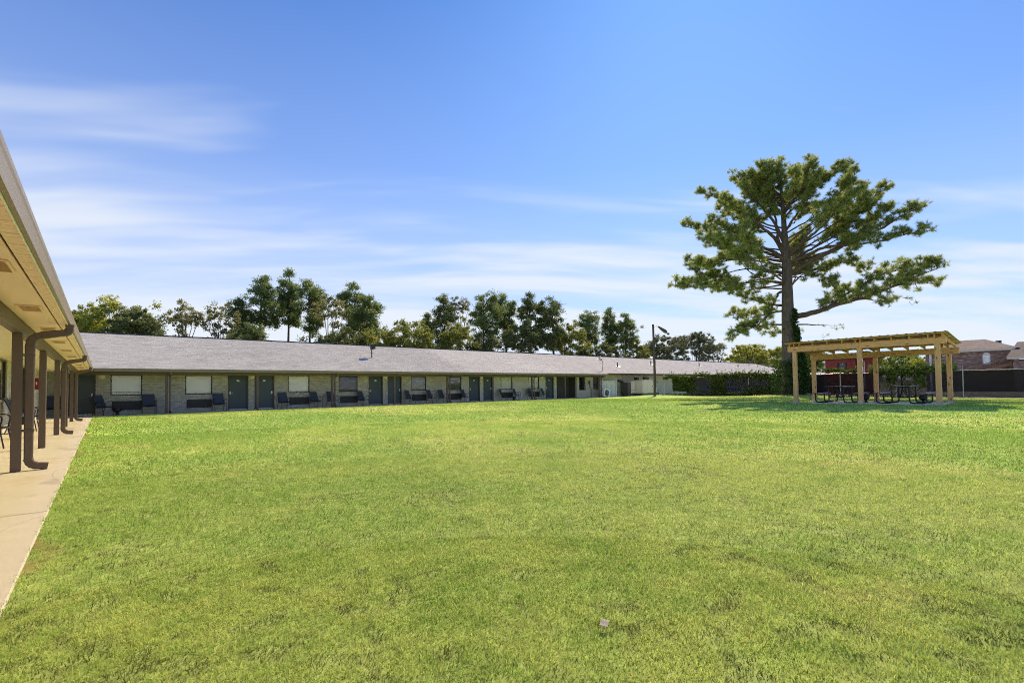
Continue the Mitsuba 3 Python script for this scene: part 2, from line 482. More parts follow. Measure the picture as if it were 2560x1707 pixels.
def grid(xs, ys, fz):
    X, Y = np.meshgrid(xs, ys, indexing='ij')
    v = np.stack([X, Y, fz(X, Y)], -1).reshape(-1, 3)
    n = len(ys)
    i, j = np.meshgrid(np.arange(len(xs) - 1), np.arange(n - 1), indexing='ij')
    f = np.stack([i * n + j, (i + 1) * n + j, (i + 1) * n + j + 1, i * n + j + 1], -1).reshape(-1, 4)
    return v, np.vstack([f[:, [0, 1, 2]], f[:, [0, 2, 3]]])


xs = np.concatenate([np.arange(-0.40, 12, 0.15), np.arange(12, 60.01, 0.3)])
ys = np.concatenate([np.arange(-6, 0, 0.4), np.arange(0, 12, 0.15), np.arange(12, 29.2, 0.25), [29.34]])
lv, lf = grid(xs[xs < 41.9], ys, lawn_z)
lv2, lf2 = grid(np.arange(37.3, 60, 0.5), np.linspace(29.30, 31.6, 6), lambda x, y: lawn_z(x, np.minimum(y, 29.34)) - 0.004)
lv3, lf3 = grid(np.arange(41.6, 60, 0.6), np.linspace(25.8, 29.36, 9), lambda x, y: lawn_z(x, y) - 0.006)
mb = MB().add(lv, lf).add(lv2, lf2).add(lv3, lf3)
structure('lawn', mb, 'lawn', 'wide mown lawn, patchy green and straw yellow', smooth=True)
g = MB().add([[-400, -400, -0.30], [3000, -400, -0.30], [3000, 3000, -0.30], [-400, 3000, -0.30]], [[0, 1, 2, 3]])
structure('ground', g, 'far_ground')
g = MB().add([[41.85, -40, -0.10], [150, -40, -0.10], [150, 25.7, -0.10], [41.85, 25.7, -0.10]], [[0, 1, 2, 3]])
structure('parking_lot', g, 'asphalt')

# far wooded hill
hx = np.linspace(0, 1, 60)
hb = np.stack([900 + 500 * hx, 560 - 420 * hx], 1)
hh = 64 * np.exp(-((hx - 0.36) / 0.10) ** 2) + 50 * np.exp(-((hx - 0.62) / 0.20) ** 2) + 9 * (fbm_np(hx * 9, 0.5, 0, 4) - 0.5)
hv = np.vstack([np.c_[hb, np.full(60, -2.0)], np.c_[hb + np.array([60, 100]), hh]])
structure('hill', (hv, np.array([[i, i + 1, i + 61, i + 60] for i in range(59)])), 'hill_green', smooth=True)

# walkways in slabs with open joints
labels['walkway'] = {'kind': 'structure', 'label': 'sandy concrete walkway along both wings of the motel'}
_count['walkway'] = 0
jy = [-6.0, 1.28, 6.22, 11.16, 16.1, 21.04, 26.0, 29.35]
for a, b in zip(jy[:-1], jy[1:]):
    put('walkway__slab', MB().box(-2.15, -0.375, a + 0.006, b - 0.006, -0.12, 0.0, 0.008), 'concrete')
jx = [-2.15, 0.36] + [0.36 + 4.23 * k for k in range(1, 9)] + [37.3]
for a, b in zip(jx[:-1], jx[1:]):
    put('walkway__slab', MB().box(a + 0.006, b - 0.006, 29.356, 31.5, -0.12, 0.0, 0.008), 'concrete')
put('walkway__joint_filler', MB().box(-2.14, -0.40, -6, 29.35, -0.13, -0.03).box(-2.14, 37.2, 29.37, 31.45, -0.13, -0.03), 'joint_dark')
pad = MB().box(25.25, 28.75, 3.75, 6.10, 0.02, 0.140, 0.01).box(25.25, 28.75, 6.112, 8.45, 0.02, 0.140, 0.01)
structure('pavilion_pad', pad, 'pad_concrete')

# grass blades, joined: nobody could count them
rng = np.random.default_rng(11)


def blades(r0, r1, per_m2, length, width, two):
    area = 0.5 * (r1 * r1 - r0 * r0) * math.radians(120)
    n = int(area * per_m2)
    r = np.sqrt(rng.uniform(r0 * r0, r1 * r1, n))
    a = YAW + rng.uniform(-math.radians(60), math.radians(60), n)
    x, y = r * np.sin(a), r * np.cos(a)
    edge = -0.43 + 0.10 * fbm_np(y * 3.1, 3.3, 0, 4)
    tuft = fbm_np(x * 6.5, y * 6.5, 1.0, 3)
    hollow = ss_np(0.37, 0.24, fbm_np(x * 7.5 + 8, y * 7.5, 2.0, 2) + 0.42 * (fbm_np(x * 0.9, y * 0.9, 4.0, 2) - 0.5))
    bald = ss_np(0.0, 0.16, -x - 0.20 + 0.1 * fbm_np(x * 9, y * 3)) * ss_np(0.55, 0.75, fbm_np(x * 2, y * 1.1 + 4))
    mulch = ss_np(37.6, 39.0, x + 1.1 * (fbm_np(x * 0.8, y * 0.8) - 0.5)) * ss_np(24.5, 21.0, y) * ss_np(7.0, 9.5, y)
    keep = (x > edge) & (y < 29.30) & (y > -5) & (x < 41.4) & ~((x > 25.2) & (x < 28.8) & (y > 3.7) & (y < 8.5))
    keep &= rng.uniform(0, 1, n) > 0.25 * hollow * (r < 16) + 0.9 * bald + 0.97 * mulch
    x, y, tuft, hollow, r = x[keep], y[keep], tuft[keep], hollow[keep], r[keep]
    n = len(x)
    L = length * rng.uniform(0.55, 1.35, n) * (0.65 + 0.75 * tuft) * (1 - 0.25 * hollow)
    lean = rng.uniform(0.3, 1.45, n)
    az = rng.uniform(0, 2 * np.pi, n)
    face = az + np.pi / 2 + rng.uniform(-0.7, 0.7, n)
    w = width * rng.uniform(0.6, 1.3, n) / 2
    base = np.stack([x, y, lawn_z(x, y) - 0.004], 1)
    side = np.stack([np.cos(face), np.sin(face), 0 * x], 1) * w[:, None]
    d1 = np.stack([np.cos(az) * np.sin(lean * 0.55), np.sin(az) * np.sin(lean * 0.55), np.cos(lean * 0.55)], 1) * L[:, None]
    d2 = np.stack([np.cos(az) * np.sin(lean * 1.35), np.sin(az) * np.sin(lean * 1.35), np.cos(lean * 1.35)], 1) * L[:, None]
    yl, lu, st = lawn_mix(lambda a, b: fbm_np(a, b), ss_np, x, y)
    yl = np.clip(yl - 0.06 + 1.0 * (fbm_np(x * 7.5, y * 7.5, 3.0, 2) - 0.5) + 0.9 * (fbm_np(x * 1.7 + 40, y * 1.7, 3.0, 3) - 0.5), 0, 1)
    c = np.outer(1 - yl, GREEN) + np.outer(yl, YELLOW)
    k = (0.45 * lu * (1 - yl))[:, None]
    c = c * (1 - k) + np.array(LUSH) * k
    k = np.clip(0.35 * st + (rng.uniform(0, 1, n) < 0.035 + 0.09 * st + 0.05 * yl) * 0.8, 0, 1)[:, None]
    c = c * (1 - k) + np.array(STRAW) * k
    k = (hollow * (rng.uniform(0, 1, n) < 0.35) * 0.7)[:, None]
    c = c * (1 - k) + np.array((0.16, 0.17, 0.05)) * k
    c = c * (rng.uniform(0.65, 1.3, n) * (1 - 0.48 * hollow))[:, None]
    c = np.clip(c, 0, 0.95)
    if two:
        v = np.stack([base - side, base + side, base + d1 * 0.5 + side * 0.8, base + d1 * 0.5 - side * 0.8, base + d1 * 0.5 + d2 * 0.5], 1)
        f = np.array([[0, 1, 2], [0, 2, 3], [3, 2, 4]])
    else:
        v = np.stack([base - side, base + side, base + 0.5 * d1 + 0.5 * d2], 1)
        f = np.array([[0, 1, 2]])
    m = v.shape[1]
    return v.reshape(-1, 3), (np.arange(n)[:, None, None] * m + f[None]).reshape(-1, 3), np.repeat(c, m, 0)


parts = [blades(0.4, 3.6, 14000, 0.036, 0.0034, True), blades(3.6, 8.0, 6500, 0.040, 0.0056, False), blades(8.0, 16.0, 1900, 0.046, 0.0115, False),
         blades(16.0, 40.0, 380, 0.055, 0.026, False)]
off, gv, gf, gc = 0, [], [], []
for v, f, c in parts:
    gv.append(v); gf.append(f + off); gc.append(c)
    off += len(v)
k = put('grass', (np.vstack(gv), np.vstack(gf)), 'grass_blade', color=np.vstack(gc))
tag(k, 'short green and straw coloured blades covering the lawn', 'grass', kind='stuff')

# a scrap of paper
pp = MB()
gx, gy = np.meshgrid(np.linspace(-0.045, 0.045, 5), np.linspace(-0.03, 0.03, 4), indexing='ij')
ca, sa = math.cos(0.5), math.sin(0.5)
gx, gy = gx * 0.55, gy * 0.6
pv = np.stack([1.72 + gx * ca - gy * sa, 1.42 + gx * sa + gy * ca, 0.026 + 0.004 * np.sin(gx * 90) + gy * 0.10], -1).reshape(-1, 3)
pf = np.array([[i * 4 + j, (i + 1) * 4 + j, (i + 1) * 4 + j + 1, i * 4 + j + 1] for i in range(4) for j in range(3)])
k = put('paper_scrap', MB().add(pv, pf).add(pv - np.array([0, 0, 0.001]), pf[:, ::-1]), 'paper', smooth=True)
tag(k, 'small crumpled grey scrap of paper lying on the grass', 'litter')

# ------------------------------------------------------------------ the motel, two wings
M = thing('motel', 'long single storey tan brick motel with grey shingle roof and covered walkway', 'building')
WY, WX, ZC = 31.5, -2.14, 2.10                    # wall faces and ceiling height
EY, EX, EZ, SLOPE, RIDGE = 29.75, -0.345, 2.235, 0.333, 36.7
RZ = EZ + SLOPE * (RIDGE - EY)
doors = [(-1.27, -0.28, 'r'), (5.43, 6.47, 'l'), (6.80, 7.87, 'r'), (13.82, 14.85, 'l'), (15.22, 16.28, 'r'), (22.16, 23.20, 'l'), (23.57, 24.50, 'r'), (30.58, 31.60, 'l')]
wins = [(0.28, 1.55, 'white'), (3.40, 4.67, 'white'), (8.66, 9.93, 'white'), (11.78, 13.05, 'none'), (17.03, 18.28, 'grey'), (20.15, 21.42, 'grey2'), (25.39, 26.66, 'white'), (28.54, 29.80, 'white'), (35.09, 36.01, 'none')]
WZ0, WZ1, DZ = 0.935, 2.03, 2.03
holes = [sg.box(a, 0.0, b, DZ) for a, b, _ in doors] + [sg.box(a, WZ0 if b - a > 1.1 else 0.72, b, WZ1) for a, b, _ in wins]
holes += [sg.box(32.02, 0.0, 34.74, 2.08), sg.box(37.15, 0.78, 37.95, 1.98), sg.box(43.9, 1.45, 44.8, 1.98)]
face = sg.box(WX - 0.2, -0.15, 92, 2.62).difference(shapely.union_all(holes))
# porch part is covered by the ceiling at ZC; the far part runs up to its own soffit
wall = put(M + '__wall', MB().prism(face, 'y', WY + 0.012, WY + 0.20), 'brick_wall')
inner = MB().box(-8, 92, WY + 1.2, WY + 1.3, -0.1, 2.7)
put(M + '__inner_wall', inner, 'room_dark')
# bricks, laid in half bond; the 300 nearest the left corner are pieces, the rest one part
near, rest = [], MB()
rb = np.random.default_rng(5)
for row in range(0, 28):
    z0 = row * PITCH_C + 0.011
    z1 = (row + 1) * PITCH_C
    if z1 > 2.11:
        break
    free = [(WX, 19.2)]
    for h in holes:
        a0, b0, a1, b1 = h.bounds
        if z1 > b0 + 0.004 and z0 < b1 - 0.004:
            nf = []
            for p, q in free:
                if a1 <= p or a0 >= q:
                    nf.append((p, q))
                else:
                    if a0 - p > 0.03: nf.append((p, a0))
                    if q - a1 > 0.03: nf.append((a1, q))
            free = nf
    sh = 0.5 * (row % 2)
    for p, q in free:
        k0, k1 = math.floor(p / PITCH_B + sh), math.floor(q / PITCH_B + sh)
        for k in range(k0, k1 + 1):
            x0, x1 = max(p, (k - sh + 0.05) * PITCH_B), min(q, (k - sh + 1) * PITCH_B)
            if x1 - x0 < 0.035:
                continue
            y0 = WY + rb.uniform(-0.003, 0.003)
            if -0.2 < x0 < 3.3 and len(near) < 300 and x1 - x0 > 0.09 and z0 > 0.3:
                near.append((x0, x1, y0, z0, z1))
            else:
                rest.box(x0, x1, y0, WY + 0.011, z0, z1)
for x0, x1, y0, z0, z1 in near:
    put(wall + '__brick', MB().box(x0, x1, y0, WY + 0.011, z0, z1), 'brick')
k = put(wall + '__brickwork', rest, 'brick')
labels[k] = {'kind': 'stuff'}

# left wing wall, with windows
lw = [(18.95, 20.25), (25.2, 26.5), (11.0, 12.3)]
ld = [(21.6, 22.6), (23.6, 24.6)]
fl = sg.box(-6.0, -0.15, WY + 0.012, 2.62).difference(shapely.union_all([sg.box(a, WZ0, b, 2.07) for a, b in lw] + [sg.box(a, 0, b, DZ) for a, b in ld]))
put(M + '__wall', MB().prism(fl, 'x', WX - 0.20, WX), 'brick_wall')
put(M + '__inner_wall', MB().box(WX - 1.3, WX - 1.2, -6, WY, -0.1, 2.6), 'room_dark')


def window(x0, x1, z0, z1, kind, axis='y'):
    """frame, pane and blind set back in the wall; axis 'x': in the left wing's wall"""
    def bx(mb, a0, a1, d0, d1, c0, c1):           # a along the wall, d depth into it
        if axis == 'y':
            mb.box(a0, a1, WY + d0, WY + d1, c0, c1)
        else:
            mb.box(WX - d1, WX - d0, a0, a1, c0, c1)
    fr, t = MB(), 0.05
    bx(fr, x0, x0 + t, 0.03, 0.10, z0, z1)
    bx(fr, x1 - t, x1, 0.03, 0.10, z0, z1)
    bx(fr, x0 + t, x1 - t, 0.03, 0.10, z0, z0 + t)
    bx(fr, x0 + t, x1 - t, 0.03, 0.10, z1 - t, z1)
    w = put(M + '__window', fr, 'window_black')
    sill = MB()
    bx(sill, x0 - 0.04, x1 + 0.04, -0.025, 0.03, z0 - 0.055, z0 - 0.002)
    put(w + '__sill', sill, 'brick')
    pane = MB()
    if axis == 'y':
        pane.add([[x0 + t, WY + 0.06, z0 + t], [x1 - t, WY + 0.06, z0 + t], [x1 - t, WY + 0.06, z1 - t], [x0 + t, WY + 0.06, z1 - t]], [[0, 1, 2, 3]])
    else:
        pane.add([[WX - 0.06, x0 + t, z0 + t], [WX - 0.06, x1 - t, z0 + t], [WX - 0.06, x1 - t, z1 - t], [WX - 0.06, x0 + t, z1 - t]], [[0, 1, 2, 3]])
    put(w + '__pane', pane, 'glass')
    if kind == 'none':
        return w
    bl = MB()
    n = int((z1 - z0 - 2 * t) / 0.036)
    tilt = {'white': 1.2, 'grey': 0.75, 'grey2': 0.55, 'open': 0.15}[kind]
    gap = n // 7 if kind == 'white' and x0 < 1 else -1
    for i in range(n):
        z = z0 + t + 0.036 * (i + 0.5)
        if i == gap:
            continue
        if axis == 'y':
            bl.obox([(x0 + x1) / 2, WY + 0.125, z], [[1, 0, 0], [0, math.cos(tilt), -math.sin(tilt)], [0, math.sin(tilt), math.cos(tilt)]], [(x1 - x0) / 2 - t, 0.0205, 0.0008])
        else:
            bl.obox([WX - 0.125, (x0 + x1) / 2, z], [[0, 1, 0], [math.cos(tilt), 0, math.sin(tilt)], [-math.sin(tilt), 0, math.cos(tilt)]], [(x1 - x0) / 2 - t, 0.0205, 0.0008])
    k = put(w + '__blind', bl, 'blind_white' if kind == 'white' else 'blind_grey')
    labels[k] = {'label': {'white': 'white blind closed behind the pane', 'grey': 'grey slatted blind half closed', 'grey2': 'grey slatted blind half open', 'open': 'dark slatted blind open'}[kind]}
    return w


for a, b, kind in wins:
    window(a, b, WZ0 if b - a > 1.1 else 0.72, WZ1, kind)
window(37.15, 37.95, 0.78, 1.98, 'grey2')
window(43.9, 44.8, 1.45, 1.98, 'none')
for a, b in lw:
    window(a, b, WZ0, 2.07, 'grey', 'x')


def door(x0, x1, side, y=WY, plate=True):
    fr = MB().box(x0, x0 + 0.055, y - 0.012, y + 0.14, 0, DZ).box(x1 - 0.055, x1, y - 0.012, y + 0.14, 0, DZ).box(x0 + 0.055, x1 - 0.055, y - 0.012, y + 0.14, DZ - 0.05, DZ)
    fr.box(x0 + 0.055, x1 - 0.055, y - 0.02, y + 0.14, 0.0, 0.015)
    leaf = MB().box(x0 + 0.058, x1 - 0.058, y + 0.075, y + 0.118, 0.018, DZ - 0.053, 0.003)
    d = put(M + '__door', leaf, 'door_slate')
    put(d + '__frame', fr, 'frame_brown')
    put(d + '__kick_strip', MB().box(x0 + 0.06, x1 - 0.06, y + 0.066, y + 0.0745, 0.02, 0.055), 'steel')
    hx = x0 + 0.13 if side == 'l' else x1 - 0.13
    s = 1 if side == 'l' else -1
    put(d + '__lock', MB().box(hx - 0.034, hx + 0.034, y + 0.05, y + 0.0745, 0.90, 1.07, 0.006), 'plate_white')
    put(d + '__lock_reader', MB().box(hx - 0.034, hx + 0.034, y + 0.045, y + 0.0745, 1.075, 1.14, 0.008), 'black_plastic')
    put(d + '__handle', MB().tube([(hx, y + 0.05, 0.96), (hx, y + 0.01, 0.96), (hx + s * 0.02, y + 0.0, 0.96), (hx + s * 0.12, y + 0.0, 0.96)], 0.009, 8), 'steel', 40)
    if plate:
        xm = (x0 + x1) / 2
        pl = MB()
        g = np.arange(24) * 2 * np.pi / 24
        pl.prism(sg.Polygon(np.c_[xm + 0.085 * np.cos(g), 1.68 + 0.052 * np.sin(g)]), 'y', y + 0.066, y + 0.0745)
        put(d + '__number_plate', pl, 'plate_white')
    return d


for i, (a, b, s) in enumerate(doors):
    door(a, b, s, plate=i > 0)
for a, b in ld:                                      # doors of the left wing
    leaf = put(M + '__door', MB().box(WX - 0.12, WX - 0.08, a + 0.058, b - 0.058, 0.018, DZ - 0.053), 'door_slate')
    put(leaf + '__frame', MB().box(WX - 0.14, WX + 0.012, a, a + 0.055, 0, DZ).box(WX - 0.14, WX + 0.012, b - 0.055, b, 0, DZ).box(WX - 0.14, WX + 0.012, a + 0.055, b - 0.055, DZ - 0.05, DZ), 'frame_brown')

# recess near the end of the porch
al = MB().box(31.9, 34.85, WY + 1.0, WY + 1.1, 0, 2.2).box(31.92, 32.02, WY + 0.20, WY + 1.0, 0, 2.2).box(34.74, 34.84, WY + 0.20, WY + 1.0, 0, 2.2)
put(M + '__alcove', al, 'alcove_dark')
# heating grilles under the windows
for a, b, _ in wins[:8]:
    c = (a + b) / 2 + 0.02
    gr = MB().box(c - 0.59, c + 0.59, WY - 0.045, WY + 0.01, 0.205, 0.665, 0.006)
    kk = put(M + '__heater_grille', gr, 'grille_dark')
    sl = MB()
    for i in range(11):
        sl.obox([c, WY - 0.05, 0.245 + i * 0.038], [[1, 0, 0], [0, 0.8, 0.6], [0, -0.6, 0.8]], [0.56, 0.011, 0.002])
    k = put(kk + '__louvres', sl, 'grille_dark')
    labels[k] = {'kind': 'stuff'}
# wall lamps
for x, z in ((-0.05, 1.90), (6.64, 1.90), (15.04, 1.90), (23.38, 1.90), (30.15, 1.90)):
    pr = [(x + 0.12 * math.cos(t), WY - 0.09 * math.sin(t)) for t in np.linspace(0, math.pi, 9)]
    lm = put(M + '__wall_lamp', MB().prism(sg.Polygon(pr), 'z', z - 0.10, z + 0.10), 'lamp_cream')
    put(lm + '__back_plate', MB().box(x - 0.135, x + 0.135, WY - 0.004, WY + 0.008, z - 0.115, z + 0.115), 'lamp_cream')

# ceilings and soffit of the porches
put(M + '__porch_ceiling', MB().box(WX, 37.3, 30.46, WY + 0.01, ZC, ZC + 0.02).box(WX, -0.98, -6, 30.46, ZC, ZC + 0.02), 'ceiling_cream')
so = put(M + '__soffit', MB().box(-0.87, -0.525, -6, EY - 0.05, ZC + 0.010, ZC + 0.022), 'soffit_tan')
for i, y in enumerate(np.arange(-5.9, EY - 0.5, 0.305)):         # ribbed vinyl strips between groove and gutter
    sp = MB()
    for q in range(3):
        sp.box(-0.508, -0.412, y + q * 0.1017 + 0.005, y + q * 0.1017 + 0.0975, ZC + 0.000 + 0.002 * (q % 2), ZC + 0.02, 0.003)
    put(so + '__panel', sp, 'soffit_tan')
put(so + '__groove', MB().box(-0.528, -0.508, -6, EY - 0.1, ZC + 0.022, ZC + 0.045), 'joint_dark')
put(so + '__panel_backing', MB().box(-0.508, -0.408, -6, EY - 0.1, ZC + 0.021, ZC + 0.04), 'joint_dark')
put(so + '__edge_bead', MB().box(-0.411, -0.403, -6, EY - 0.02, ZC - 0.012, ZC + 0.02), 'plate_white')
for y in (0.4, 2.95, 5.53, 8.09, 10.6, 13.1, 15.62, 18.15, 20.7, 23.2, 25.7, 28.2):
    vt = put(so + '__vent', MB().box(-0.775, -0.565, y - 0.24, y + 0.24, ZC - 0.004, ZC + 0.006), 'soffit_tan')
    sl = MB()
    for q in range(14):
        sl.obox([-0.67, y - 0.195 + q * 0.03, ZC - 0.006], [[1, 0, 0], [0, 0.85, 0.5], [0, -0.5, 0.85]], [0.085, 0.010, 0.0012])
    k = put(vt + '__slats' if vt.count('__') < 2 else so + '__vent_slats', sl, 'vent_tan')
    labels[k] = {'kind': 'stuff'}
put(M + '__soffit', MB().box(-0.35, 37.3, EY + 0.06, 30.35, ZC, ZC + 0.02), 'brown_trim')
# beams
put(M + '__beam', MB().box(-0.985, -0.87, -6, 30.35, 1.94, ZC + 0.005, 0.006), 'brown_trim')
put(M + '__beam', MB().box(-0.87, 37.30, 30.35, 30.46, 1.94, ZC + 0.005, 0.006), 'brown_trim')
# gutters
gp = [(-0.402, ZC - 0.002), (-0.374, ZC - 0.002), (-0.367, ZC + 0.05), (-0.361, ZC + 0.088), (-0.355, ZC + 0.108), (-0.353, ZC + 0.136), (-0.402, ZC + 0.136)]
put(M + '__gutter', MB().prism(gp, 'y', -6, EY - 0.01), 'gutter_brown')
gq = [(EY + 0.057 - 0.0, ZC - 0.002), (EY + 0.022, ZC - 0.002), (EY + 0.015, ZC + 0.05), (EY + 0.004, ZC + 0.088), (EY - 0.008, ZC + 0.108), (EY - 0.010, ZC + 0.135), (EY + 0.057, ZC + 0.135)]
put(M + '__gutter', MB().prism(gq, 'x', -0.34, 37.36), 'gutter_brown')
# posts
lposts = [5.45, 9.68, 13.50, 17.45, 21.47, 25.30]
for y in lposts:
    p = put(M + '__post', MB().box(-0.978, -0.874, y - 0.052, y + 0.052, 0.0, 1.94, 0.006), 'post_brown')
mposts = [2.48, 6.71, 10.95, 15.18, 19.41, 23.69, 27.90, 31.95, 36.75]
for x in mposts:
    put(M + '__post', MB().box(x - 0.06, x + 0.06, 30.35, 30.455, 0.0, 1.94, 0.006), 'post_brown')


def downspout(path, side):
    pts = fillet(path, 0.13, 9)
    sc = np.ones(len(pts))
    bend = np.zeros(len(pts), bool)
    for b in range(len(path) - 2):
        bend[1 + 9 * b: 1 + 9 * (b + 1)] = True
    sc[bend] = np.where(np.arange(bend.sum()) % 2 == 0, 0.94, 1.07)
    dense, dsc = [], []
    for i in range(len(pts)):
        dense.append(pts[i]); dsc.append(sc[i])
    return MB().rect_sweep(dense, side, 0.038, 0.050, dsc)


for y in (9.70, 17.47, 25.32):
    dmb = downspout([(-0.385, y, 2.10), (-0.385, y, 1.985), (-0.80, y, 1.90), (-0.80, y, 0.075), (-0.60, y, 0.045)], (0, 1, 0))
    ds = put(M + '__downspout', dmb, 'post_brown')
    for z in (0.55, 1.62):
        put(ds + '__strap', MB().box(-0.882, -0.745, y - 0.044, y + 0.044, z, z + 0.03), 'brown_trim')
for x in (2.62, 11.08, 19.54, 28.03, 36.88):
    put(M + '__downspout', downspout([(x, 29.785, 2.10), (x, 29.785, 1.99), (x, 30.28, 1.90), (x, 30.28, 0.09), (x, 30.12, 0.05)], (1, 0, 0)), 'post_brown')

# roofs
def roof_z(y):
    return EZ + SLOPE * (y - EY)


EY2 = 30.32
LX = EX - (RIDGE - EY)
th = 0.05
roof = MB()


def slab(pts):
    p = np.array(pts, float)
    n = len(p)
    v = np.vstack([p, p - np.array([0, 0, th])])
    f = [[0, i, i + 1] for i in range(1, n - 1)] + [[n, n + i + 1, n + i] for i in range(1, n - 1)]
    for i in range(n):
        j = (i + 1) % n
        f += [[i, n + i, n + j], [i, n + j, j]]
    roof.add(v, f)


ER, EYR = EX - 0.05, EY + 0.05
EZR = roof_z(EYR)
slab([(ER, EYR, EZR), (37.38, EYR, EZR), (37.38, EY2, roof_z(EY2)), (92, EY2, roof_z(EY2)), (92 - (RIDGE - EY2), RIDGE, RZ), (LX, RIDGE, RZ)])
slab([(92, EY2, roof_z(EY2)), (92, 2 * RIDGE - EY2, roof_z(EY2)), (92 - (RIDGE - EY2), RIDGE, RZ)])
slab([(92 - (RIDGE - EY2), RIDGE, RZ), (92, 2 * RIDGE - EY2, roof_z(EY2)), (-14, 2 * RIDGE - EY2, roof_z(EY2)), (-14, RIDGE, RZ)])
slab([(ER, -6.5, EZR), (ER, EYR, EZR), (LX, RIDGE, RZ), (LX, -6.5, RZ)])
slab([(LX, -6.5, RZ), (LX, RIDGE, RZ), (-14, RIDGE, RZ), (-14, -6.5, EZ)])
rf = put(M + '__roof', roof, 'shingles')
put(rf + '__ridge_cap', MB().box(LX + 1, 92 - (RIDGE - EY2), RIDGE - 0.13, RIDGE + 0.13, RZ - 0.03, RZ + 0.035), 'window_black')
# lapped shingle tabs: the 300 nearest as pieces, the others one part
L1 = math.hypot(1, SLOPE)
dn = np.array([0, -1, -SLOPE]) / L1
upn = np.array([0, -SLOPE, 1]) / L1
tabs, many = [], MB()
rs = np.random.default_rng(8)
course = 0.14
for c in range(int((RIDGE - EY) * L1 / course)):
    yb = EY + 0.03 + c * course / L1
    xl = EX - (yb - EY)
    x = xl - rs.uniform(0, 0.3)
    while x < 21.0:
        w = rs.choice([0.16, 0.24, 0.30, 0.36])
        a, b = max(x, xl), x + w - 0.006
        x += w
        if b - a < 0.05:
            continue
        h0 = 0.005 + rs.uniform(0, 0.003)
        y0, y1 = yb + rs.uniform(0, 0.012), yb + course / L1
        z0, z1 = roof_z(y0), roof_z(y1)
        v = [[a, y0, z0 - 0.002], [b, y0, z0 - 0.002], [b, y1, z1 - 0.002], [a, y1, z1 - 0.002], [a, y0, z0 + h0], [b, y0, z0 + h0], [b, y1, z1 + 0.003], [a, y1, z1 + 0.003]]
        f = [[4, 5, 6, 7], [0, 1, 5, 4], [1, 2, 6, 5], [3, 0, 4, 7], [2, 3, 7, 6]]
        if c < 12 and b - a > 0.15 and b < 8.5 and len(tabs) < 300:
            tabs.append((v, f))
        else:
            many.add(v, f)
for v, f in tabs:
    put(rf + '__shingle', MB().add(v, f), 'shingles')
k = put(rf + '__shingle_courses', many, 'shingles')
labels[k] = {'kind': 'stuff'}
# eave board of the part without a porch, and its gable return at the porch end
put(M + '__eave_board', MB().box(37.42, 92, EY2 + 0.01, EY2 + 0.05, roof_z(EY2) - 0.21, roof_z(EY2) - 0.045).box(37.42, 92, EY2 + 0.05, WY + 0.01, roof_z(EY2) - 0.20, roof_z(EY2) - 0.18), 'brown_trim')
put(M + '__eave_board', MB().box(37.31, 37.35, 30.35, WY, 1.94, 2.21), 'brown_trim')
put(M + '__wall_pipe', MB().tube([(41.9, WY - 0.03, 0), (41.9, WY - 0.03, 2.3)], 0.02, 6).tube([(37.9, WY - 0.03, 0.42), (43.5, WY - 0.03, 0.42)], 0.022, 6), 'brown_metal', 40)
put(M + '__gooseneck_vent', MB().rect_sweep(fillet([(40.95, 31.35, 1.62), (41.35, 31.35, 1.60), (41.75, 31.35, 1.36)], 0.2, 5), (0, 1, 0), 0.09, 0.10), 'grille_dark')
ec = MB().box(36.42, 36.62, WY - 0.09, WY - 0.001, 1.28, 1.62, 0.01).tube([(36.55, WY - 0.05, 1.28), (36.6, WY - 0.05, 0.95), (36.78, WY - 0.05, 0.85), (36.8, WY - 0.05, 0.0)], 0.025, 8)
put(M + '__electric_meter', ec, 'brown_metal')
lm = MB().box(45.55, 46.3, WY - 0.25, WY - 0.001, 1.62, 2.0).tube([(45.7, WY - 0.12, 1.6), (45.7, WY - 0.12, 0.2)], 0.05, 8).tube([(46.1, WY - 0.12, 1.6), (46.1, WY - 0.12, 0.2)], 0.05, 8)
put(M + '__switch_gear', lm, 'brown_metal')

# ------------------------------------------------------------------ sling chairs
def chair_parts():
    side = []
    for s in (-1, 1):
        x = s * 0.285
        fr = MB().tube(fillet([(x, -0.27, 0.0), (x, -0.20, 0.42), (x, -0.26, 0.66), (x, -0.02, 0.68), (x, 0.18, 0.56), (x, 0.17, 0.40), (x, 0.30, 0.0)], 0.13, 6), 0.0135, 7)
        fr.tube([(x, -0.225, 0.40), (x, 0.06, 0.375), (x, 0.175, 0.38)], 0.011, 6)
        side.append(fr)
    back = MB()
    for s in (-1, 1):
        back.tube(fillet([(s * 0.262, -0.24, 0.425), (s * 0.262, 0.10, 0.375), (s * 0.255, 0.33, 0.97)], 0.08, 6), 0.012, 7)
    back.tube([(-0.255, 0.33, 0.968), (0.255, 0.33, 0.968)], 0.012, 7).tube([(-0.275, -0.235, 0.40), (0.275, -0.235, 0.40)], 0.011, 6).tube([(-0.28, 0.185, 0.36), (0.28, 0.185, 0.36)], 0.011, 6)
    path = fillet([(0, -0.245, 0.43), (0, 0.10, 0.378), (0, 0.326, 0.965)], 0.09, 8)
    nx = np.linspace(-0.252, 0.252, 7)
    top = np.array([[(x, p[1], p[2] - 0.022 * (1 - (x / 0.252) ** 2) * min(1, i / 3)) for x in nx] for i, p in enumerate(path)])
    n, m = top.shape[:2]
    f = np.array([[i * m + j, i * m + j + 1, (i + 1) * m + j + 1, (i + 1) * m + j] for i in range(n - 1) for j in range(m - 1)])
    sl = MB().add(top.reshape(-1, 3), f).add(top.reshape(-1, 3) - np.array([0, -0.004, 0.005]), f[:, ::-1])
    return side, back, sl


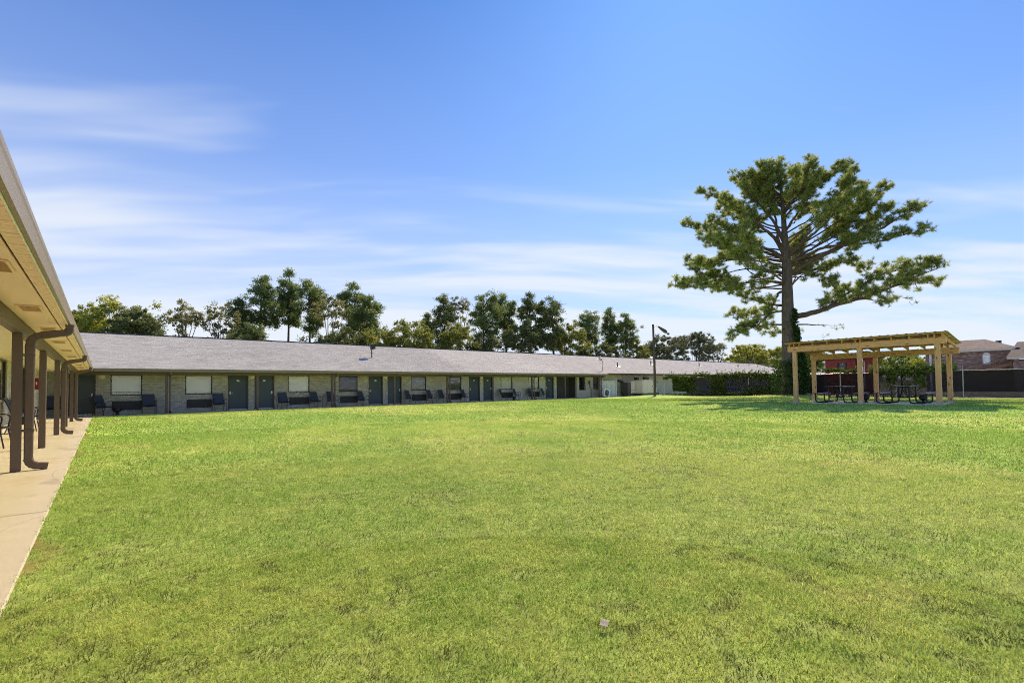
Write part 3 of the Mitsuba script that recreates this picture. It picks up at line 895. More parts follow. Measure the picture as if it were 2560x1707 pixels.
_side, _back, _sl = chair_parts()
CH = {'side_frame': mikit.ply(trimesh.Trimesh(*_side[0].out()), 'mat_chair_frame', smooth=40), 'side_frame_001': mikit.ply(trimesh.Trimesh(*_side[1].out()), 'mat_chair_frame', smooth=40),
      'back_frame': mikit.ply(trimesh.Trimesh(*_back.out()), 'mat_chair_frame', smooth=40), 'sling': mikit.ply(_sl.out(), 'mat_sling_navy', smooth=True)}


def chair(x, y, rot, label, z=0.0):
    """rot 0: the seat faces -Y; positive turns it towards +X"""
    k = thing('patio_chair', label, 'chair', 'sling patio chairs along the motel walkway')
    tw = T().translate([x, y, z]).rotate([0, 0, 1], rot)
    for n, d in CH.items():
        scene[f'{k}__{n}'] = {**d, 'to_world': tw}


CL = [(0.02, 30.86, 48, 'navy sling chair turned sideways beside the dark corner door'), (1.80, 30.98, 3, 'navy sling chair facing the lawn at the right end of the first window'),
      (4.93, 30.98, 6, 'navy sling chair between the second window and the first numbered door'), (8.30, 30.98, 10, 'navy sling chair at the left of the third window'),
      (10.15, 30.96, 20, 'navy sling chair at the right of the third window'), (11.20, 30.97, 18, 'navy sling chair half hidden by the post before the dark window'),
      (13.18, 30.96, 22, 'navy sling chair at the right of the dark reflecting window'), (16.66, 30.95, 28, 'navy sling chair at the left of the grey blind window past the second door pair'),
      (18.42, 30.95, 28, 'navy sling chair at the right of the grey blind window past the second door pair'), (19.42, 30.98, 18, 'navy sling chair just left of the post before the half open blind'),
      (21.42, 30.96, 25, 'navy sling chair at the right of the half open blind window'), (25.18, 30.94, 32, 'navy sling chair at the left of the white blind window past the third door pair'),
      (26.68, 30.94, 30, 'navy sling chair at the right of the white blind window past the third door pair'), (28.40, 30.98, 18, 'navy sling chair behind the last brown porch post before the recess'),
      (29.95, 30.95, 26, 'rightmost navy sling chair, beside the last numbered door')]
for x, y, r, lab in CL:
    chair(x, y, r, lab)
chair(-1.74, 30.92, 4, 'navy sling chair in the inner corner where the two wings meet')
chair(-1.74, 14.26, 84, 'nearest navy sling chair, under the left wing behind the first post')
chair(-1.74, 19.36, 88, 'navy sling chair with sunlit seat between the first and second left wing posts')
chair(-1.74, 20.95, 88, 'navy sling chair with sunlit seat, farther of two side by side under left wing')


def urn(x, y, z, label, s=1.0):
    pr = np.array([(0.0, 0.0), (0.11, 0.0), (0.12, 0.02), (0.055, 0.06), (0.04, 0.10), (0.10, 0.14), (0.15, 0.20), (0.155, 0.30), (0.15, 0.31), (0.18, 0.335), (0.18, 0.36), (0.155, 0.36), (0.14, 0.30), (0.0, 0.29)]) * s
    k = put('black_urn', MB().lathe(pr, (x, y, z), 20), 'black_iron', 35)
    tag(k, label, 'urn')


urn(0.54, 30.62, 0.0, 'small black urn on the walkway before the first heater grille')
urn(26.12, 30.70, 0.0, 'small black urn beside the chair under the white blind far along the porch', 0.9)
urn(27.55, 6.72, 0.14, 'black urn at the far right leg of the left picnic table')
urn(27.55, 4.62, 0.14, 'black urn under the right bench of the right picnic table')

k = thing('fire_extinguisher_cabinet', 'red fire extinguisher box on the left wing wall seen between porch posts', 'fire extinguisher')
put(k + '__box', MB().box(WX, WX + 0.17, 26.95, 27.25, 1.26, 1.72, 0.01), 'red_metal')
put(k + '__white_mark', MB().box(WX + 0.09, WX + 0.13, 26.944, 26.9485, 1.45, 1.55), 'plate_white')

# ------------------------------------------------------------------ things on the roof
FL = (14.76, 33.1, roof_z(33.1))
k = thing('roof_floodlight', 'black floodlight on a short pole standing on the grey motel roof', 'floodlight')
put(k + '__pole', MB().tube([(FL[0], FL[1], FL[2] - 0.02), (FL[0], FL[1], FL[2] + 0.62)], 0.035, 10).tube([(FL[0], FL[1], FL[2] - 0.01), (FL[0], FL[1], FL[2] + 0.05)], [0.08, 0.05], 10), 'black_iron', 40)
a = np.array([[0.94, -0.2, 0.28], [0.2, 0.98, 0.03], [-0.28, 0.03, 0.96]])
a[1] = np.cross(a[2], a[0])
put(k + '__lamp_head', MB().obox((FL[0] + 0.06, FL[1], FL[2] + 0.80), a, (0.15, 0.19, 0.20)).tube([(FL[0], FL[1], FL[2] + 0.55), (FL[0] + 0.05, FL[1], FL[2] + 0.66)], 0.03, 8), 'black_iron')
put(k + '__lamp_lid', MB().obox((FL[0] + 0.08, FL[1], FL[2] + 1.0), a, (0.16, 0.20, 0.012)), 'galvanised')
put(k + '__flashing', MB().add([[FL[0] - 0.18, FL[1] - 0.18, roof_z(FL[1] - 0.18) + 0.022], [FL[0] + 0.22, FL[1] - 0.18, roof_z(FL[1] - 0.18) + 0.022], [FL[0] + 0.22, FL[1] + 0.18, roof_z(FL[1] + 0.18) + 0.022], [FL[0] - 0.18, FL[1] + 0.18, roof_z(FL[1] + 0.18) + 0.022]], [[0, 1, 2, 3]]), 'galvanised')
for x, y, w in ((42.61, 35.19, 'uppermost dark vent pipe on the motel roof, above the antenna'), (42.53, 32.63, 'dark vent pipe low on the motel roof right of the antenna'), (50.77, 33.95, 'dark vent pipe on the motel roof just left of the street lamp pole'),
                (62.44, 34.09, 'dark vent pipe on the motel roof right of the street lamp'), (73.88, 34.06, 'rightmost dark vent pipe on the motel roof, nearest the big pine')):
    z = roof_z(y)
    k = thing('roof_vent_pipe', w, 'vent pipe')
    put(k + '__pipe', MB().tube([(x, y, z - 0.05), (x, y, z + 0.10), (x, y, z + 0.42)], [0.13, 0.06, 0.06], 10), 'black_iron', 40)
    put(k + '__flashing', MB().add([[x - 0.15, y - 0.22, roof_z(y - 0.22) + 0.014], [x + 0.42, y - 0.22, roof_z(y - 0.22) + 0.014], [x + 0.42, y + 0.2, roof_z(y + 0.2) + 0.014], [x - 0.15, y + 0.2, roof_z(y + 0.2) + 0.014]], [[0, 1, 2, 3]]), 'white_vinyl')
for x, h, r, w in ((48.2, 0.85, 0.20, 'short pale metal flue with a cap behind the roof ridge'), (49.8, 1.45, 0.17, 'tall pale metal flue behind the roof ridge')):
    k = put('roof_flue', MB().lathe([(r * 0.75, -0.6), (r * 0.75, h - 0.42), (r * 1.25, h - 0.40), (r * 1.25, h - 0.18), (r * 0.8, h - 0.1), (0.0, h)], (x, RIDGE + 0.9, RZ - 0.3), 14), 'galvanised', 35)
    tag(k, w, 'flue')
k = thing('roof_antenna', 'white television antenna with an orange hub on a mast at the porch roof end', 'antenna')
AX, AY = 37.9, 30.9
az = roof_z(AY)
put(k + '__mast', MB().tube([(AX, AY, az - 0.05), (AX, AY, az + 0.85), (AX + 0.12, AY, az + 0.98)], 0.025, 7), 'black_iron', 40)
el = MB().tube([(AX - 0.55, AY - 0.1, az + 1.0), (AX + 0.25, AY + 0.1, az + 1.02)], 0.02, 6)
for i, (dx, L) in enumerate(((-0.5, 0.45), (-0.36, 0.5), (-0.2, 0.55), (-0.05, 0.6), (0.1, 0.65))):
    for s in (-1, 1):
        el.tube([(AX + dx, AY, az + 1.0), (AX + dx - 0.25 * L, AY + s * 0.3 * L, az + 1.0 + s * 0.75 * L)], 0.012, 5)
put(k + '__elements', el, 'white_vinyl')
put(k + '__hub', MB().lathe([(0, -0.1), (0.1, -0.08), (0.13, 0), (0.1, 0.09), (0, 0.11)], (AX - 0.2, AY, az + 1.08), 10), 'copper_orange', 40)

# ------------------------------------------------------------------ equipment at the far end of the porch
k = thing('condenser_unit', 'small white outdoor air conditioner with a round fan before the white fence', 'air conditioner')
put(k + '__case', MB().box(37.02, 37.93, 30.05, 30.40, 0.06, 0.80, 0.015), 'white_vinyl')
put(k + '__lid', MB().box(36.99, 37.96, 30.02, 30.43, 0.802, 0.835, 0.008), 'white_vinyl')
g = np.arange(32) * 2 * np.pi / 32
ring = sg.Polygon(np.c_[37.44 + 0.31 * np.cos(g), 0.43 + 0.31 * np.sin(g)])
fan = put(k + '__fan', MB().prism(ring, 'y', 30.035, 30.048), 'grille_dark')
gl = MB()
for r in (0.09, 0.16, 0.23, 0.30):
    gl.tube(np.c_[37.44 + r * np.cos(np.append(g, 0)), np.full(33, 30.03), 0.43 + r * np.sin(np.append(g, 0))], 0.006, 5, cap=False)
put(fan + '__guard', gl, 'galvanised')
put(fan + '__hub', MB().lathe([(0, 0), (0.06, 0), (0.06, 0.02), (0, 0.02)], (37.44, 30.03, 0.43), 12), 'galvanised')
put(k + '__foot', MB().box(37.08, 37.16, 30.08, 30.38, 0.0, 0.06), 'black_plastic')
put(k + '__foot', MB().box(37.79, 37.87, 30.08, 30.38, 0.0, 0.06), 'black_plastic')
k = put('sprinkler_cap', MB().lathe([(0, 0.10), (0.05, 0.10), (0.085, 0.07), (0.085, -0.05)], (36.45, 29.0, 0.05), 12), 'white_vinyl', 40)
tag(k, 'small white cap standing in the grass before the air conditioner', 'cap')
k = thing('picket_screen', 'white vinyl picket fence panel with a pointed end post beside the air conditioner', 'fence')
fx0, fx1, fy = 37.35, 39.95, 30.9
for i in range(19):
    x = fx0 + 0.06 + i * (fx1 - fx0 - 0.25) / 18
    zt = 1.62 - 0.0 * i
    put(k + '__picket', MB().box(x - 0.048, x + 0.048, fy - 0.012, fy + 0.010, 0.04, zt, 0.006), 'white_vinyl')
for z in (0.35, 1.25):
    put(k + '__rail', MB().box(fx0, fx1 - 0.06, fy + 0.012, fy + 0.052, z, z + 0.09), 'white_vinyl')
put(k + '__post', MB().box(fx1 - 0.07, fx1 + 0.07, fy - 0.07, fy + 0.07, 0.0, 1.72, 0.01), 'white_vinyl')
put(k + '__finial', MB().lathe([(0.10, 1.722), (0.10, 1.75), (0.05, 1.78), (0.085, 1.85), (0.05, 1.93), (0, 1.96)], (fx1, fy, 0), 14), 'white_vinyl', 40)
k = thing('generator_cabinet', 'large beige equipment cabinet raised before the motel end wall', 'cabinet')
put(k + '__cabinet', MB().box(42.55, 44.95, 29.5, 30.6, 0.28, 1.66, 0.02), 'ac_beige')
put(k + '__door_panel', MB().box(42.62, 43.35, 29.48, 29.498, 0.36, 1.58, 0.006), 'ac_beige')
put(k + '__door_panel', MB().box(43.40, 44.88, 29.48, 29.498, 0.36, 1.58, 0.006), 'ac_beige')
put(k + '__badge', MB().box(44.45, 44.68, 29.470, 29.479, 1.32, 1.50), 'brown_metal')
put(k + '__handle', MB().box(44.32, 44.36, 29.455, 29.479, 0.86, 1.05, 0.004), 'grille_dark')
put(k + '__base', MB().box(42.5, 45.6, 29.55, 30.6, -0.05, 0.275), 'brown_metal')
put(k + '__end_box', MB().box(44.952, 45.5, 29.75, 30.5, 0.28, 0.85, 0.01), 'ac_beige')
k = thing('condenser_stack', 'two stacked beige and brown units behind the big beige cabinet', 'air conditioner')
put(k + '__unit', MB().box(41.75, 42.5, 30.3, 31.2, 0.30, 1.55, 0.02), 'ac_beige')
put(k + '__coil', MB().box(41.2, 41.74, 30.35, 31.15, 0.30, 1.40, 0.01), 'brown_metal')
put(k + '__seam', MB().box(41.74, 42.51, 30.285, 30.299, 0.62, 0.65), 'brown_metal')
put(k + '__stand', MB().box(41.3, 42.4, 30.4, 31.1, -0.05, 0.297), 'brown_metal')

# ------------------------------------------------------------------ street lamp
LX0, LY0 = 38.2, 25.2
k = thing('street_lamp', 'tall brown wooden pole with a grey drooping lamp head', 'street lamp')
put(k + '__pole', MB().tube([(LX0 + 0.05 * math.sin(t * 4), LY0, z) for t, z in zip(np.linspace(0, 1, 7), np.linspace(-0.1, 6.62, 7))], np.linspace(0.125, 0.085, 7), 12), 'pole_wood', 40)
put(k + '__arm', MB().tube([(LX0, LY0, 6.36), (LX0 + 0.15, LY0 - 0.14, 6.46), (LX0 + 0.34, LY0 - 0.3, 6.42)], 0.022, 7), 'galvanised', 40)
pth = np.linspace(0, 1, 9)
put(k + '__lamp_head', MB().tube([(LX0 + 0.32 + 0.62 * t, LY0 - 0.28 - 0.54 * t, 6.43 - 0.60 * t) for t in pth], [0.05, 0.085, 0.11, 0.13, 0.145, 0.16, 0.165, 0.14, 0.05], 12), 'brown_metal', 50)
put(k + '__junction_box', MB().box(LX0 + 0.1, LX0 + 0.22, LY0 - 0.2, LY0 - 0.1, 1.32, 1.5), 'galvanised')

# ------------------------------------------------------------------ timber pavilion
P = thing('timber_pavilion', 'open pavilion of new yellow pine with a sloping metal roof over two picnic tables', 'pavilion')
PXF, PXB, PY = 25.65, 28.15, (3.80, 6.43, 9.06)
PSL = (2.74 - 3.06) / (28.75 - 25.3)


def prz(x):
    return 3.055 + PSL * (x - 25.3)


gz = 0.125
for x, zt in ((PXF, 2.60), (PXB, 2.275)):
    for y in PY:
        put(P + '__post', MB().box(x - 0.085, x + 0.085, y - 0.085, y + 0.085, gz + 0.02, zt, 0.008), 'wood_upright')
        ft = put(P + '__footing', MB().lathe([(0.0, gz - 0.2), (0.25, gz - 0.2), (0.235, gz + 0.005), (0.22, gz + 0.02), (0, gz + 0.03)], (x - 0.02, y, 0), 18), 'footing_concrete', 40)
        put(ft + '__post_base', MB().box(x - 0.10, x + 0.10, y - 0.10, y + 0.10, gz + 0.022, gz + 0.10).box(x - 0.05, x + 0.05, y - 0.112, y + 0.112, gz + 0.022, gz + 0.16), 'galvanised')
for x, z0, z1, ya, yb in ((PXF, 2.60, 2.862, 3.51, 6.425), (PXF, 2.60, 2.862, 6.431, 9.345), (PXB, 2.275, 2.54, 3.45, 6.43), (PXB, 2.275, 2.54, 6.436, 9.19)):
    put(P + '__beam', MB().box(x - 0.095, x + 0.095, ya, yb, z0, z1, 0.008), 'wood_beam')
for y in (9.24, 9.04, 8.82, 8.24, 7.64, 7.05, 6.54, 6.36, 5.85, 5.26, 4.66, 4.06, 3.86, 3.62):
    a, b = np.array([25.50, y, prz(25.50) - 0.125]), np.array([28.62, y, prz(28.62) - 0.125])
    put(P + '__rafter', MB().beam(a, b, 0.042, 0.15), 'wood_rafter')
for x in (25.42, 26.2, 27.0, 27.8, 28.6):
    put(P + '__purlin', MB().beam((x, 3.50, prz(x) - 0.030), (x, 9.42, prz(x) - 0.030), 0.09, 0.035, (-PSL, 0, 1)), 'wood_beam')
rx, ry = np.array([25.28, 28.78]), np.arange(3.42, 9.461, 0.0215)
rv = np.array([[x, y, prz(x) + (0.020 if (i % 14) in (3, 4) else 0.012 if (i % 14) in (2, 5) else 0.0)] for x in rx for i, y in enumerate(ry)])
n = len(ry)
rf4 = np.array([[i, n + i, n + i + 1, i + 1] for i in range(n - 1)])
put(P + '__roof_sheet', MB().add(rv, rf4).add(rv - np.array([0, 0, 0.003]), rf4[:, ::-1]), 'roof_tin')


def picnic_table(cx, cy, label):
    k = thing('picnic_table', label, 'picnic table', 'black metal picnic tables under the pavilion')
    z0, hl = 0.14, 0.92
    put(k + '__tabletop', MB().box(cx - hl, cx + hl, cy - 0.38, cy + 0.38, z0 + 0.735, z0 + 0.775, 0.012), 'black_plastic')
    for s in (-1, 1):
        put(k + '__bench', MB().box(cx - hl, cx + hl, cy + s * 0.80 - 0.14, cy + s * 0.80 + 0.14, z0 + 0.43, z0 + 0.465, 0.012), 'black_plastic')
    for e in (-0.6, 0.6):
        for s in (-1, 1):
            p = fillet([(cx + e, cy + s * 0.86, z0 + 0.43), (cx + e, cy + s * 0.86, z0 + 0.03), (cx + e, cy + s * 0.30, z0 + 0.03), (cx + e, cy + s * 0.30, z0 + 0.73)], 0.12, 7)
            put(k + '__leg', MB().tube(p, 0.03, 9), 'black_iron', 40)
        put(k + '__cross_bar', MB().tube([(cx + e, cy - 0.3, z0 + 0.26), (cx + e, cy + 0.3, z0 + 0.26)], 0.024, 8), 'black_iron', 40)
        put(k + '__brace', MB().tube([(cx + e, cy, z0 + 0.26), (cx + e * 0.25, cy, z0 + 0.73)], 0.026, 8), 'black_iron', 40)
        put(k + '__brace', MB().tube([(cx + e, cy - 0.28, z0 + 0.27), (cx + e, cy, z0 + 0.72), (cx + e, cy + 0.28, z0 + 0.27)], 0.022, 8), 'black_iron', 40)


picnic_table(26.95, 7.58, 'black metal picnic table under the left half of the pavilion')
picnic_table(26.95, 5.17, 'black metal picnic table under the right half of the pavilion')

# ------------------------------------------------------------------ chain link fence with privacy screen
F = thing('chain_link_fence', 'long chain link fence covered with a black privacy screen behind the pavilion', 'fence')
FX = 41.7
fy = [26.45, 24.9, 21.56, 18.35, 15.05, 11.7, 8.41, 5.0, 1.65, -1.7, -5.0]
for i, y in enumerate(fy):
    h = 2.22 if i == 0 else 1.80
    put(F + '__post', MB().tube([(FX, y, -0.1), (FX, y, h)], 0.038 if i else 0.06, 9).tube([(FX, y, h), (FX - 0.01, y, h + 0.10 if i in (0, 1) else h + 0.30)], [0.02, 0.012], 6), 'galvanised', 40)
put(F + '__top_rail', MB().tube([(FX, 26.45, 1.78), (FX, -5.0, 1.74)], 0.024, 8), 'galvanised', 40)
put(F + '__bottom_rail', MB().tube([(FX, 26.45, 0.14), (FX, -5.0, 0.10)], 0.02, 8), 'galvanised', 40)
sag = np.random.default_rng(3)
for i, (a, b) in enumerate(zip(fy[:-1], fy[1:])):
    if i == 0:
        continue
    if i == 1:
        b0, a = b, 24.1
    yy = np.linspace(a - 0.03, b + 0.03, 15)
    zt, zb = 1.74 - 0.02 * np.sin(np.linspace(0, np.pi, 15)), 0.05 + 0.02 * sag.uniform(-1, 1, 15)
    if i == 1:
        keep = yy
    bulge = FX - 0.035 - 0.02 * np.sin(np.linspace(0, 3 * np.pi, 15) + i)
    zz = np.linspace(0, 1, 5)
    v = np.array([[bulge[j] if 0 < q < 4 else FX - 0.03, yy[j], zb[j] + (zt[j] - zb[j]) * zz[q]] for j in range(15) for q in range(5)])
    f = np.array([[j * 5 + q, (j + 1) * 5 + q, (j + 1) * 5 + q + 1, j * 5 + q + 1] for j in range(14) for q in range(4)])
    put(F + '__screen_panel', MB().add(v, f), 'screen_mesh', True)

# ------------------------------------------------------------------ trees and plants
rt = np.random.default_rng(21)


def unit(n):
    v = rt.normal(size=(n, 3))
    return v / np.linalg.norm(v, axis=1, keepdims=True)


def leaf_tris(c, size, up=0.0):
    """one leaf face per centre, random attitude"""
    n = len(c)
    a = unit(n)
    a[:, 2] += up
    a /= np.linalg.norm(a, axis=1, keepdims=True)
    b = np.cross(a, unit(n))
    b /= np.linalg.norm(b, axis=1, keepdims=True) + 1e-9
    s = (size * rt.uniform(0.6, 1.35, n))[:, None]
    v = np.stack([c - b * s * 0.45 - a * s * 0.3, c + b * s * 0.45 - a * s * 0.3, c + a * s * 0.75], 1)
    return v.reshape(-1, 3), np.arange(3 * n).reshape(-1, 3)


def clump_leaves(cen, rad, per, size, flat=0.65, shell=0.55):
    """leaf faces through ellipsoid clumps, denser towards their outside"""
    cen, rad = np.asarray(cen), np.broadcast_to(rad, (len(cen),))
    d = rt.normal(0, 0.44 + 0.2 * shell, (len(cen) * per, 3))
    p = np.repeat(cen, per, 0) + d * np.repeat(rad, per)[:, None] * np.array([1, 1, flat])
    return leaf_tris(p, size)


def needle_tufts(cen, dirs, L, per, w):
    """long needles radiating from each shoot tip"""
    n = len(cen) * per
    d = unit(n)
    ax = np.repeat(dirs, per, 0)
    d = d + ax * 0.55
    d /= np.linalg.norm(d, axis=1, keepdims=True)
    c = np.repeat(cen, per, 0) - ax * (rt.uniform(0, 0.22, n))[:, None]
    ln = (L * rt.uniform(0.65, 1.2, n))[:, None]
    s = np.cross(d, unit(n))
    s /= np.linalg.norm(s, axis=1, keepdims=True) + 1e-9
    v = np.stack([c - s * w * 0.5, c + s * w * 0.5, c + d * ln], 1)
    return v.reshape(-1, 3), np.arange(3 * n).reshape(-1, 3)


# --- the big pine
B = np.array([39.5, 14.4, 0.22])
W = B[:2] / np.hypot(*B[:2])
DV, UV = np.array([W[0], W[1], 0]), np.array([W[1], -W[0], 0])
PINE = thing('pine_tree', 'big spreading pine with ivy on its trunk standing behind the pavilion', 'tree')


def tl(u, v, d=0.0):
    return B + UV * u + DV * d + np.array([0, 0, v])


tp = [(0.02, -0.32), (0.06, 1.90), (0.06, 4.52), (0.06, 6.10), (0.07, 7.82), (0.10, 9.80), (0.05, 11.14), (-0.01, 12.74), (-0.04, 14.09), (-0.12, 15.44), (-0.09, 16.78), (-0.01, 17.90)]
tr_ = [0.62, 0.50, 0.45, 0.42, 0.37, 0.33, 0.25, 0.19, 0.15, 0.11, 0.07, 0.03]
trunk_pts = np.array([tl(*p) for p in tp])
put(PINE + '__trunk', MB().tube(trunk_pts, tr_, 14), 'bark', True)
LIMBS = [
    ([(0.05, 9.81), (-0.50, 10.89), (-1.67, 11.40), (-2.63, 12.04), (-3.73, 13.12), (-5.42, 13.13), (-7.23, 13.88)], 0.16, -1.0, 0.45),
    ([(-0.00, 10.21), (-1.20, 11.06), (-2.52, 11.54), (-3.90, 11.19), (-5.48, 10.71), (-7.49, 11.58)], 0.13, 1.5, 0.50),
    ([(-0.00, 10.08), (-1.69, 10.56), (-3.79, 10.59), (-5.10, 10.09), (-6.15, 10.30)], 0.11, -2.5, 0.62),
    ([(-0.06, 9.26), (-1.01, 9.48), (-2.19, 9.95), (-4.19, 9.94), (-5.77, 9.47), (-7.55, 9.39)], 0.09, 0.8, 0.66),
    ([(-0.06, 9.26), (-1.26, 9.04), (-2.70, 9.16), (-3.96, 9.10), (-5.51, 9.15)], 0.08, 2.8, 0.66),
    ([(-0.10, 8.47), (-1.15, 8.72), (-1.98, 8.77), (-4.22, 8.76), (-5.53, 8.69), (-7.28, 8.92), (-8.39, 9.27)], 0.09, -0.5, 0.62),
    ([(0.04, 10.34), (-0.59, 12.04), (-1.63, 12.90), (-2.83, 13.94), (-4.31, 15.35), (-5.61, 16.04)], 0.15, -1.8, 0.42),
    ([(-0.04, 11.55), (-0.56, 12.98), (-1.36, 14.21), (-2.53, 15.68), (-3.01, 16.69)], 0.13, -2.2, 0.40),
    ([(0.01, 10.61), (-0.48, 11.75), (-0.50, 13.23), (-0.74, 14.22), (-0.89, 16.01), (-1.04, 17.27)], 0.13, -0.8, 0.45),
    ([(-0.05, 13.82), (0.52, 14.51), (1.44, 15.24), (1.96, 16.04), (1.82, 17.05)], 0.09, -1.2, 0.3),
    ([(-0.06, 12.22), (0.71, 13.28), (1.62, 14.02), (2.10, 15.36)], 0.10, -2.4, 0.35),
    ([(0.09, 10.60), (1.22, 11.35), (2.45, 12.31), (3.43, 13.28), (4.10, 14.79), (3.92, 15.78)], 0.13, -1.4, 0.42),
    ([(0.22, 9.92), (1.41, 10.40), (2.83, 10.83), (4.39, 10.58), (5.88, 10.59), (7.03, 10.77), (8.19, 10.75)], 0.14, -1.0, 0.50),
    ([(0.35, 9.17), (1.73, 9.94), (3.46, 10.73), (4.71, 11.16), (6.11, 11.78), (7.28, 12.53), (8.21, 12.82)], 0.19, 0.6, 0.48),
    ([(0.34, 9.04), (1.71, 9.29), (2.90, 9.54), (3.65, 9.82), (4.66, 9.42), (5.24, 8.91)], 0.11, 1.8, 0.42),
    ([(0.07, 9.80), (1.20, 10.69), (2.42, 11.28), (3.82, 12.19), (4.88, 13.74), (5.41, 14.63)], 0.12, 2.2, 0.42),
    ([(0.33, 9.77), (1.74, 10.35), (3.89, 11.04), (5.43, 11.90), (5.87, 13.42)], 0.11, 3.2, 0.5),
    ([(0.62, 5.90), (1.84, 6.05), (3.24, 6.56), (4.78, 6.86), (6.27, 7.43), (7.69, 8.04), (8.97, 8.52)], 0.21, 0.5, 0.20),
    ([(2.55, 6.33), (3.57, 7.18), (4.81, 7.91), (6.30, 8.58), (7.72, 8.99), (8.81, 8.95)], 0.09, 0.9, 0.10),
    ([(3.66, 6.67), (4.78, 6.80), (6.14, 6.48), (6.23, 6.11)], 0.06, 0.4, 0.55),
    ([(3.34, 6.57), (3.26, 7.46), (2.76, 8.28), (2.44, 8.32)], 0.06, 0.2, 0.15),
    ([(5.78, 7.25), (6.94, 7.66), (8.23, 7.62), (9.03, 7.52)], 0.07, 1.2, 0.2),
    ([(0.66, 5.27), (1.81, 5.15), (2.90, 4.99)], 0.06, -0.2, 2.0),
    ([(-0.12, 7.84), (-0.53, 7.82), (-0.84, 6.98), (-1.34, 5.96), (-1.95, 5.40), (-3.06, 4.87), (-4.01, 4.58)], 0.11, -0.4, 0.40),
    ([(-0.17, 6.78), (-1.19, 6.95), (-2.26, 7.33), (-3.73, 8.03)], 0.10, -1.0, 0.22),
    ([(-0.18, 6.39), (-1.33, 6.29), (-2.54, 6.06), (-3.96, 6.52)], 0.09, 0.9, 0.22),
    ([(-0.21, 5.31), (-1.35, 5.42), (-2.32, 5.20), (-3.18, 5.29)], 0.07, -0.7, 0.6),
    ([(-0.23, 4.74), (-0.90, 4.79), (-1.60, 4.90)], 0.07, 0.3, 0.35),
    ([(-0.08, 8.37), (-1.04, 8.21), (-2.00, 8.05), (-3.98, 8.27)], 0.07, -1.8, 0.4),
    ([(0.14, 8.87), (1.04, 8.89), (2.36, 9.23), (2.79, 9.43)], 0.06, 1.0, 0.4),
    ([(-0.09, 8.90), (-0.78, 9.25), (-1.60, 9.49), (-1.97, 9.13)], 0.06, -0.6, 0.35),
]
tuft_c, tuft_d, twig = [], [], MB()


def foliate(p, start, dens=1.0, reach=1.0):
    """twigs with shoot tips along the outer share of a limb"""
    seg = np.linalg.norm(np.diff(p, axis=0), axis=1)
    s = np.concatenate([[0], np.cumsum(seg)])
    tot = s[-1]
    pos = start * 0.9 * tot
    while pos < tot:
        c = np.array([np.interp(pos, s, p[:, k]) for k in range(3)])
        t = np.array([np.interp(min(pos + 0.3, tot), s, p[:, k]) - np.interp(max(pos - 0.3, 0), s, p[:, k]) for k in range(3)])
        t /= np.linalg.norm(t) + 1e-9
        for _ in range(3):
            d = t * rt.uniform(0.1, 0.7) + unit(1)[0] * 0.85 + np.array([0, 0, rt.uniform(0.1, 0.8)])
            d /= np.linalg.norm(d)
            L = rt.uniform(0.3, 0.85) * reach * (1 - 0.35 * pos / tot)
            m = c + d * L * 0.5 + np.array([0, 0, 0.04])
            e = c + d * L + np.array([0, 0, 0.12 * L])
            twig.tube([c, m, e], [0.022, 0.016, 0.010], 4, cap=False)
            for _ in range(rt.integers(8, 15)):                 # one rounded bunch of shoots
                o_ = unit(1)[0] * np.array([1, 1, 0.75])
                o_[2] += 0.25
                tuft_c.append(e + o_ * 0.36 * rt.uniform(0.1, 1) ** 0.6 + unit(1)[0] * 0.06)
                tuft_d.append(o_ / np.linalg.norm(o_))
        pos += rt.uniform(0.24, 0.46) / dens
    tuft_c.append(p[-1]); tuft_d.append((p[-1] - p[-2]) / np.linalg.norm(p[-1] - p[-2]))


for pts, r, depth, start in LIMBS:
    n = len(pts)
    p3 = np.array([tl(*q, depth * (i / (n - 1)) ** 1.2 + rt.uniform(-0.12, 0.12) * (i > 0)) for i, q in enumerate(pts)])
    p3 = fillet(p3, 0.8, 5)
    p3[1:-1] += rt.normal(0, 0.025, (len(p3) - 2, 3))
    rr = r * (1 - 0.86 * np.linspace(0, 1, len(p3)) ** 0.8)
    put(PINE + '__limb', MB().tube(p3, rr, 8), 'bark_red', True)
    if start < 1:
        foliate(p3, start)
foliate(trunk_pts[-4:], 0.1, 1.0, 0.9)
# limbs all round, reaching up to the domed outline of the crown
for i in range(52):
    phi, rho = rt.uniform(0, 2 * math.pi), math.sqrt(rt.uniform(0.02, 1))
    ru = 6.7 if math.cos(phi) < 0 else 8.0
    ext = np.array([ru * rho * math.cos(phi), 6.2 * rho * math.sin(phi), 6.9 * math.sqrt(max(0.0, 1 - rho ** 2.1)) - rt.uniform(0.1, 0.9)])
    end = np.array([ext[0], ext[1], 10.6 + ext[2]])
    v0 = end[2] - 0.42 * math.hypot(ext[0], ext[1]) - rt.uniform(0.2, 1.4)
    v0 = min(max(v0, 8.0), 17.2)
    b0 = np.array([np.interp(v0 + B[2], trunk_pts[:, 2], trunk_pts[:, j]) for j in range(3)])
    e = tl(end[0], end[2], end[1])
    m = b0 + (e - b0) * 0.5 + rt.normal(0, 0.32, 3) + np.array([0, 0, rt.uniform(-0.7, 0.1)])
    p3 = fillet([b0, m, e], 1.5, 7)
    p3[1:-1] += rt.normal(0, 0.04, (len(p3) - 2, 3))
    put(PINE + '__limb', MB().tube(p3, 0.065 * (1 - 0.85 * np.linspace(0, 1, len(p3))), 6), 'bark_red', True)
    foliate(p3, 0.56, 0.95)
